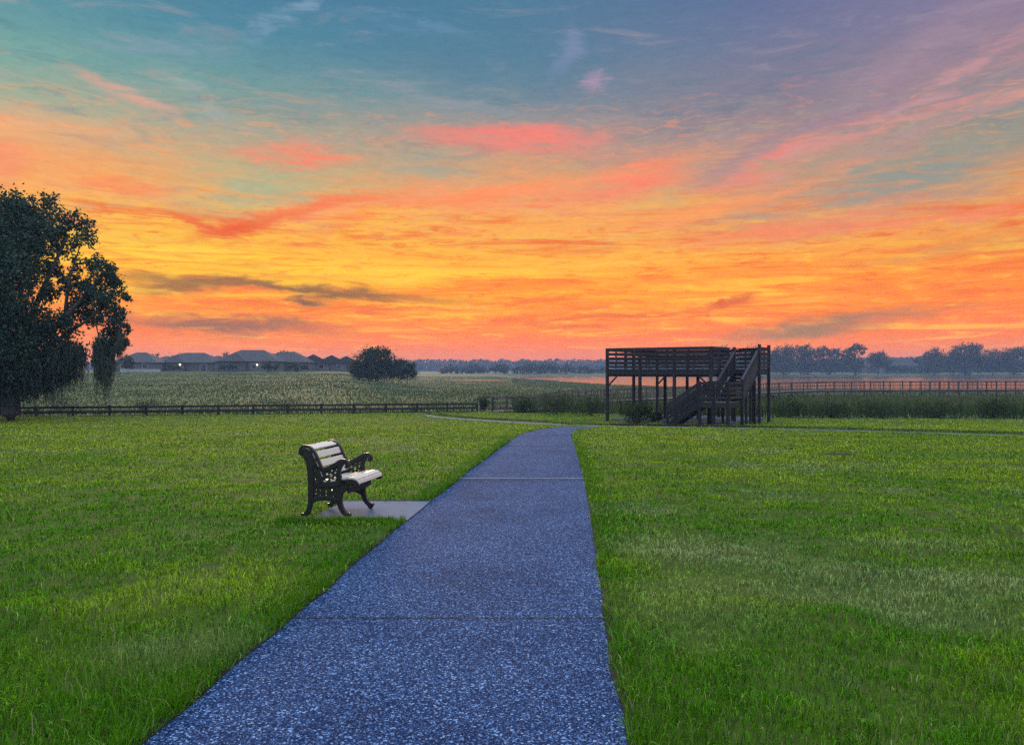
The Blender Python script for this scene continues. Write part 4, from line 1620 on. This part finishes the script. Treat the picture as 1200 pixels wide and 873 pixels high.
RT = [  # lobes of the right-hand far bank
    (848, 'tree seen through the tower rails on the far bank', 480, [(845, 418, 16, 10), (858, 420, 12, 10), (850, 430, 20, 9)]),
    (884, 'tree behind the right end of the tower on the far bank', 485, [(884, 416, 15, 10), (876, 424, 12, 10), (892, 424, 12, 10)]),
    (918, 'broad tree just right of the tower on the far bank', 470, [(914, 416, 13, 9), (926, 414, 12, 9), (905, 420, 9, 9), (918, 427, 19, 10)]),
    (947, 'flat topped tree second right of the tower on the far bank', 478, [(945, 412, 11, 7), (956, 415, 9, 7), (940, 418, 8, 8), (948, 427, 16, 10)]),
    (972, 'open crowned tree with gaps left of the tallest on the far bank', 474, [(966, 412, 8, 6), (976, 415, 8, 6), (984, 413, 6, 5), (974, 427, 16, 10)]),
    (1002, 'tallest tree with a leaning open head on the far bank', 470, [(1004, 407, 8, 5), (998, 412, 8, 5), (1010, 411, 5, 5), (994, 418, 9, 6), (1000, 428, 15, 9)]),
    (1029, 'pointed round tree right of the tallest on the far bank', 476, [(1029, 418, 10, 6), (1024, 423, 10, 7), (1036, 424, 9, 7)]),
    (1070, 'low rounded tree behind the wide low house across the lake', 530, [(1066, 424, 11, 5), (1078, 425, 11, 6), (1056, 427, 10, 5)]),
    (1095, 'feathery tree left of the great dome on the far bank', 480, [(1095, 414, 9, 6), (1088, 418, 7, 5), (1100, 422, 11, 8), (1092, 430, 13, 7)]),
    (1131, 'great dome shaped tree on the far bank at right', 468, [(1130, 412, 15, 9), (1142, 409, 10, 6), (1119, 419, 12, 9), (1142, 420, 12, 10), (1130, 428, 22, 10)]),
    (1163, 'rounded tree between the great dome and the right edge', 474, [(1163, 417, 11, 8), (1155, 424, 10, 8), (1166, 428, 16, 9)]),
    (1188, 'broad tree at the right edge of the far bank', 470, [(1185, 414, 12, 7), (1196, 413, 10, 7), (1178, 420, 9, 7), (1188, 428, 18, 9)]),
    (1216, 'tree running out of frame at right on the far bank', 474, [(1214, 416, 14, 9), (1222, 427, 20, 10)]),
    (1050, 'dark low tree in front of the houses across the lake', 468, [(1046, 432, 9, 4), (1060, 433, 8, 3.5)]),
    (1088, 'low bush line tree under the feathery tree across the lake', 464, [(1080, 433, 10, 4), (1094, 433.5, 10, 4)]),
]
for px, lab, d_, lobes in RT:
    tree('bank_tree', lab, px, 439, d_, lobes, 0.85, 1.25, 'trees on the right far bank')

# --- unbroken far woods behind everything: one mass
def woods(name, x0, x1, d_, prof, leaf, n, label):
    pxs = rng.uniform(x0, x1, n)
    top = np.interp(pxs, [p_[0] for p_ in prof], [p_[1] for p_ in prof])
    top = top - (fnoise(pxs, pxs * 0, 9.0, 4, 4) - 0.5) * 6
    k = rng.random(n) ** 0.8
    py = top + (439 - top) * k
    dd = d_ + rng.uniform(-40, 40, n)
    cen = np.column_stack([(pxs - 600) / F * dd, dd, ZC + (HY - py) / F * dd])
    v, q = leaf_quads(cen, leaf, 0.9)
    o2 = np_mesh(name, v, q, MATS['leaves'], None, pig('bank', n))
    return tag(o2, label, 'woods', kind='stuff')


woods('far_woods', 100, 1300, 930, [(100, 426), (400, 425), (485, 421), (520, 421.5), (600, 422), (712, 421), (760, 421.5), (900, 421), (1060, 418.5), (1100, 417.5), (1300, 420)], 3.0, 42000,
      'hazy far line of woods on the horizon behind the lake')
woods('far_woods', 740, 1290, 560, [(740, 428), (860, 424), (920, 422), (1010, 423), (1060, 426), (1110, 424), (1290, 422)], 1.4, 30000,
      'dark understorey of woods along the right far bank')


# --- shrubs near the lawn's far edge
def shrub(label, px, base_py, wd, ht, d_=None, kind='shrub', leaf=0.11, n=1500, name='shrub', group='shrubs along the far edge of the lawn'):
    q = P(px, base_py) if d_ is None else Vector((X(px, d_), d_, h1(X(px, d_), d_)))
    root = empty(name, q, label, 'shrub', group)
    d_ = q.y
    rw, rh = wd / F * d_ / 2, ht / F * d_
    cen = []
    for k in range(6):
        c_ = np.array((q.x + rng.uniform(-.5, .5) * rw, d_ + rng.uniform(-.4, .4) * rw, q.z + rh * rng.uniform(.3, .72)))
        cen.append(clumped(n // 6, c_, (rw * .62, rw * .62, rh * .34), None, 0.2))
    cen = np.concatenate(cen)
    cen[:, 2] = np.maximum(cen[:, 2], q.z + 0.03)
    v, f_ = leaf_quads(cen, leaf, 0.5)
    np_mesh('foliage', v, f_, MATS['leaves'], root, pig(kind, len(cen)))
    mb = MB()
    for k in range(9):
        a = rng.uniform(0, 2 * pi)
        r_ = rng.uniform(.2, .7)
        mb.tube([(q.x, q.y, q.z - .1), (q.x + cos(a) * rw * r_ * .5, q.y + sin(a) * rw * r_ * .5, q.z + rh * .45), (q.x + cos(a) * rw * r_, q.y + sin(a) * rw * r_, q.z + rh * .8)], [.03, .02, .008], 4)
    mb.build('stems', MATS['bark'], root)
    return root


shrub('dark purplish shrub under the left half of the tower', 748, 497.2, 40, 27, n=2600, d_=42.0)
shrub('small shrub under the tower beside the foot of the stairs', 771, 495.5, 20, 12, n=900, d_=43.6)
shrub('darkest round shrub on the right, below the boardwalk', 1166, 494, 54, 26, n=2600, d_=47.5)
shrub('shrub at the foot of the boardwalk, right of the fence end', 613, 484.5, 40, 21, n=1500)
shrub('round dark shrub between the boardwalk foot and the tower', 652, 486, 56, 24, n=1800)
shrub('shrub just left of the tower at the lawn edge', 692, 487, 50, 26, n=1800)
shrub('leafy shrub right beside the tower at the lawn edge', 928, 491, 44, 22, d_=48.5, n=1800)
shrub('low shrub second right of the tower at the lawn edge', 975, 492, 56, 19, d_=48, n=1800)
shrub('low shrub at the lawn edge midway between the tower and the darkest round shrub', 1032, 492.5, 60, 18, d_=48, n=1800)
shrub('low wide shrub just left of the darkest round shrub', 1098, 493, 64, 19, d_=47.8, n=1800)
shrub('tall grassy clump at the right end of the fence', 566, 482.5, 16, 20, n=900)
shrub('low shrub behind the fence left of its middle', 170, 477, 46, 14, d_=60, n=900)
shrub('low olive shrub behind the fence right of its middle', 330, 474, 70, 12, d_=64, n=900)
shrub('small shrub behind the fence under the moss hung tree', 70, 478, 60, 16, d_=58, n=900)


# ------------------------------------------------------------------ grass
def blades(name, x, y, hgt, wid, lean, colr, mat, kind_label=None, kind_cat=None, z=None, segs=2):
    """curved blades: two stacked segments ending in a point"""
    n = len(x)
    z = H(x, y) if z is None else z
    a = rng.uniform(0, 2 * pi, n)
    fx, fy = np.cos(a), np.sin(a)
    la = rng.uniform(0, 2 * pi, n)
    ll = lean * hgt * rng.uniform(0.2, 1.0, n)
    lx_, ly_ = np.cos(la) * ll, np.sin(la) * ll
    v = np.empty((n, 5, 3), np.float32)
    hw = wid / 2
    v[:, 0] = np.column_stack([x - fx * hw, y - fy * hw, z - 0.01])
    v[:, 1] = np.column_stack([x + fx * hw, y + fy * hw, z - 0.01])
    v[:, 2] = np.column_stack([x + fx * hw * .8 + lx_ * .35, y + fy * hw * .8 + ly_ * .35, z + hgt * .58])
    v[:, 3] = np.column_stack([x - fx * hw * .8 + lx_ * .35, y - fy * hw * .8 + ly_ * .35, z + hgt * .58])
    v[:, 4] = np.column_stack([x + lx_, y + ly_, z + hgt * np.sqrt(np.clip(1 - (lean * .6) ** 2, .2, 1))])
    b5 = np.arange(n)[:, None] * 5
    o2 = np_mesh(name, v.reshape(-1, 3), b5 + np.array([[0, 1, 2, 3]]), mat, None, np.repeat(colr, 5, 0), b5 + np.array([[3, 2, 4]]))
    return tag(o2, kind_label, kind_cat, kind='stuff')


XL = lambda y: np.interp(y, [q.y for q in Lc], [q.x for q in Lc])
XR = lambda y: np.interp(y, [q.y for q in Rc], [q.x for q in Rc])
ccx, ccy = np.array([q.x for q in Cc]), np.array([q.y for q in Cc])
o_s = np.argsort(ccx)
ccx, ccy = ccx[o_s], ccy[o_s]


def off_hard(x, y, m=0.0):
    """true where grass may grow: not on the paths, the pad or the tower slab"""
    yend = max(q.y for q in Lc)
    on_path = (x > XL(y) - m) & (x < XR(y) + m) & (y < yend)
    dy = np.abs(y - np.interp(x, ccx, ccy))
    on_cross = (y - np.interp(x, ccx, ccy) < 1.02 + m) & (y - np.interp(x, ccx, ccy) > -1.02 - m) & (x > ccx[0]) & (x < ccx[-1])
    k = (y - 9.04) / (10.58 - 9.04)
    on_pad = (k > -m) & (k < 1 + m / 1.6) & (x > -2.40 + 0.1 * k - m) & (x < XL(y) + 0.1)
    rx, ry = x - TC.x, y - TC.y
    a = rx * tv.x + ry * tv.y
    b2 = rx * tu.x + ry * tu.y
    on_slab = (a > -DA - .35) & (a < .65) & (b2 > .95) & (b2 < DB + .65)
    bare = np.zeros(len(x), bool)
    for cx, cyy, rx_b, ry_b in BARE:
        bare |= ((x - cx) / rx_b) ** 2 + ((y - cyy) / ry_b) ** 2 < rng.uniform(.4, 1.3, len(x))
    return ~(on_path | on_cross | on_pad | on_slab | bare)


def lawn_colour(x, y, n):
    """pigment: yellow-green turf with deeper, greyer and drier patches"""
    deep = np.array([0.058, 0.200, 0.003])
    olive = np.array([0.165, 0.300, 0.007])
    dry = np.array([0.25, 0.31, 0.08])
    grey = np.array([0.25, 0.31, 0.14])
    t1 = np.clip((fnoise(x, y, 1.7, 11, 5) - 0.5) * 3.2 + 0.38 + (fnoise(x, y, 0.42, 19, 3) - 0.5) * 1.5, 0, 1)
    t1 = np.clip(t1 + np.clip((y - 8) / 26, 0, 0.5), 0, 1)
    edge = np.minimum(np.abs(x - XL(y)), np.abs(x - XR(y)))
    t1 = np.clip(t1 - np.clip(1 - edge / 0.7, 0, 1) * 0.45, 0, 1)[:, None]
    fy_ = np.clip((y - 9) / 14, 0, 1)[:, None]
    olive = olive * (1 - fy_) + np.array([0.225, 0.325, 0.012]) * fy_
    c = deep * (1 - t1) + olive * t1
    tg = np.clip((fnoise(x, y, 1.9, 31, 4) - 0.64) * 7, 0, 1)
    for cx, cyy, rx, ry, s_ in ((1.75, 7.4, 1.05, 0.7, 1.25), (3.9, 7.6, .8, .4, .6), (1.3, 5.4, .7, .8, .45), (-1.95, 4.6, .55, .35, .7), (4.6, 5.6, .6, .5, .4)):
        tg = np.maximum(tg, s_ * np.clip(1.3 - np.sqrt(((x - cx) / rx) ** 2 + ((y - cyy) / ry) ** 2) - (fnoise(x, y, .5, 8) - .5), 0, 1))
    tg = tg[:, None]
    c = c * (1 - tg * .65) + grey * tg * .65
    td = (rng.random(n) < 0.05 + 0.05 * np.clip((fnoise(x, y, 1.2, 51) - .5) * 4, 0, 1))[:, None]
    c = np.where(td, dry, c)
    return c * (0.26 + 1.75 * rng.random((n, 1)) ** 1.4)


def sample_depth(n, d0, d1, expo):
    """depths drawn so that the number per square metre falls off as depth**-expo"""
    d = np.linspace(d0, d1, 3000)
    pdf = (1.36 * d + 3.0) * d ** -expo
    c = np.cumsum(pdf)
    return np.interp(rng.random(n), c / c[-1], d)


NB = 900000
y = sample_depth(NB, 1.6, 60, 1.62)
x = rng.uniform(-1, 1, NB) * (0.68 * y + 1.5)
clump = fnoise(x, y, 0.22, 61, 2)
keep = off_hard(x, y) & (y < lawn_far(x / y) + 0.5) & (rng.random(NB) < 0.10 + 1.75 * clump ** 1.3)
x, y = x[keep], y[keep]
n_ = len(x)
print('lawn blades', n_)
tall = np.clip((fnoise(x, y, 0.9, 71, 3) - 0.35) * 2.2, 0, 1)
edge = np.minimum(np.abs(x - XL(y)), np.abs(x - XR(y)))
near_edge = np.clip(1 - edge / 0.45, 0, 1)
hg = (0.030 + 0.026 * tall + 0.050 * near_edge * rng.random(n_)) * rng.uniform(0.6, 1.3, n_)
lump = np.clip(fnoise(x, y, 0.55, 77, 3) - 0.38, 0, 1) * np.clip(edge / 0.5, 0, 1)
wd_ = np.maximum(0.0034, y * 0.00085) * rng.uniform(.7, 1.3, n_)
blades('lawn_grass', x, y, hg, wd_, rng.uniform(0.6, 1.9, n_), lawn_colour(x, y, n_), MATS['grass'], 'short mown green lawn grass on both sides of the path', 'grass', z=H(x, y) + lump * 0.17)

# long unmown blades along the path edges, round the pad and in loose tufts
xs_, ys_, hs_ = [], [], []
def fringe(fx, y0, y1, n, side, h0):
    y = y0 + (y1 - y0) * rng.random(n) ** 1.7
    k = np.abs(rng.normal(size=n)) * 0.13
    x = fx(y) + side * (0.02 + k)
    g = fnoise(x, y, 0.35, 81, 2)
    m_ = rng.random(n) < g * 1.5
    xs_.append(x[m_])
    ys_.append(y[m_])
    hs_.append((h0 * rng.uniform(.5, 1.25, n) * np.exp(-k * 2))[m_])
n0 = 16000
fx_ = rng.uniform(ccx[0], min(ccx[-1], 26), n0)
xs_.append(fx_)
ys_.append(np.interp(fx_, ccx, ccy) - 1.06 - np.abs(rng.normal(size=n0)) * 0.25)
hs_.append(0.03 * rng.uniform(.5, 1.2, n0))
fx_ = rng.uniform(ccx[0], min(ccx[-1], 26), n0)
xs_.append(fx_)
ys_.append(np.interp(fx_, ccx, ccy) + 1.22 + np.abs(rng.normal(size=n0)) * 0.3)
hs_.append(0.12 * rng.uniform(.6, 1.1, n0))
fringe(XL, 1.6, 24, 30000, -1, 0.115)
fringe(XR, 1.6, 24, 16000, 1, 0.080)
n0 = 2600
kx = rng.random(n0)
xs_.append(-2.75 + kx * 1.35)
ys_.append(9.00 - np.abs(rng.normal(size=n0)) * 0.10)
hs_.append(0.10 * rng.uniform(.5, 1.2, n0))
for cx, cyy, r_, n0, h0 in ((-2.05, 4.15, .45, 1500, .15), (-2.9, 4.9, .5, 900, .12), (-1.6, 3.7, .28, 800, .15), (-2.6, 3.5, .4, 900, .13), (.75, 3.6, .3, 700, .13), (1.1, 4.3, .35, 700, .11), (2.4, 3.6, .5, 900, .10), (-1.35, 5.3, .25, 500, .12), (1.9, 4.6, .4, 500, .09), (3.1, 4.4, .5, 500, .09)):
    xs_.append(cx + rng.normal(size=n0) * r_)
    ys_.append(cyy + rng.normal(size=n0) * r_ * .7)
    hs_.append(h0 * rng.uniform(.45, 1.25, n0))
x, y, hg = np.concatenate(xs_), np.concatenate(ys_), np.concatenate(hs_)
keep = off_hard(x, y)
x, y, hg = x[keep], y[keep], hg[keep]
cl_ = lawn_colour(x, y, len(x))
cl_ = cl_ * 0.45 + np.array([0.055, 0.150, 0.006]) * 0.55 * rng.uniform(.6, 1.5, (len(x), 1))
pale = (rng.random(len(x)) < 0.05)[:, None]
cl_ = np.where(pale, np.array([0.26, 0.27, 0.13]), cl_)
blades('long_grass', x, y, hg, np.maximum(0.0038, y * 0.0008) * rng.uniform(.7, 1.3, len(x)), rng.uniform(.4, 1.25, len(x)), cl_, MATS['grass'],
       'longer tufts of grass leaning over the path edges', 'grass')

# marsh grass and reeds beyond the lawn
NM = 330000
y = sample_depth(NM, 45, 330, 1.15)
x = rng.uniform(-1, 1, NM) * (0.70 * y + 6)
u = x / y
g = H(x, y)
sh = np.interp(u, SH_U, SH_D)
band = fnoise(x, y * 2.2, 26, 91, 4)
pool = np.zeros(NM, bool)
for cx, cyy, rx, ry, zl_ in POOLS:
    pool |= ((x - cx) / rx) ** 2 + ((y - cyy) / ry) ** 2 < 1.3
ok = ~pool & (y > lawn_far(u) + 0.4) & (g > WATER_Z - 0.10) & off_hard(x, y, 0.3) & (rng.random(NM) < 0.25 + 1.4 * fnoise(x, y, 7, 95, 3)) & ~((y > 195) & (u < -0.2))
x, y, g, band, u = x[ok], y[ok], g[ok], band[ok], u[ok]
n_ = len(x)
print('marsh blades', n_)
near = np.clip(1 - (y - lawn_far(u)) / 7, 0, 1)
right = np.clip((u - 0.0) / 0.05, 0, 1)
hm = (0.35 + 0.45 * band + near * right * 0.95 + 0.12 * right) * rng.uniform(.55, 1.25, n_)
hm *= np.where((u < 0.0), np.interp(y, [55, 75, 140, 220], [0.42, 0.34, 0.30, 0.16]), 1.0)
hm *= np.where(y > 120, 0.8, 1.0)
hm = np.where((u < -0.05) & (near > 0), np.where(near > 0.6, 0.5 * rng.uniform(.6, 1.2, n_), np.minimum(hm, 0.42)), hm)
hm = np.where((u > -0.01) & (u < 0.13) & (y < 63), hm + 0.35 * rng.random(n_), hm)
hm = np.where((u > 0.0) & (y > 75), hm * np.interp(y, [70, 105], [1.0, 0.30]), hm)
ta = np.clip((band - .5) * 3.2 + .45 + rng.normal(size=n_) * .1, 0, 1)[:, None]
ta = ta * np.where(u < 0, 0.55, 1.0)[:, None]
cm = np.array([0.040, 0.078, 0.020]) * (1 - ta) + np.array([0.085, 0.108, 0.040]) * ta
dk = (near * np.maximum(right, 0.8))[:, None]
cm = cm * (1 - dk * .55) + np.array([0.026, 0.050, 0.016]) * dk * .55
cm = cm * np.where((u < 0)[:, None] & (y > 62)[:, None], rng.uniform(.88, 1.14, (n_, 1)), rng.uniform(.72, 1.28, (n_, 1)))
blades('marsh_grass', x, y, hm, np.maximum(.02, y * 0.0008) * rng.uniform(.7, 1.4, n_), rng.uniform(.2, .8, n_), cm, MATS['reeds_leaf'],
       'rough marsh grass and reeds beyond the lawn', 'grass', z=g - 0.02)

# ------------------------------------------------------------------ morning haze
m = bpy.data.materials.new('haze')
m.use_nodes = True
t = m.node_tree
t.nodes.clear()
pvn = t.nodes.new('ShaderNodeVolumePrincipled')
pvn.inputs['Color'].default_value = (0.40, 0.58, 0.90, 1)
pvn.inputs['Density'].default_value = HAZE
pvn.inputs['Anisotropy'].default_value = 0.0
m.cycles.volume_sampling = 'DISTANCE'
mo = t.nodes.new('ShaderNodeOutputMaterial')
t.links.new(pvn.outputs[0], mo.inputs['Volume'])
mb = MB()
mb.box((0, 490, 9.5), (1060, 0, 0), (0, 560, 0), (0, 0, 13.5))
hz = mb.build('haze', m)
tag(hz, kind='stuff')
hz['label'] = 'thin pale morning haze lying over the marsh and lake'
hz['category'] = 'haze'
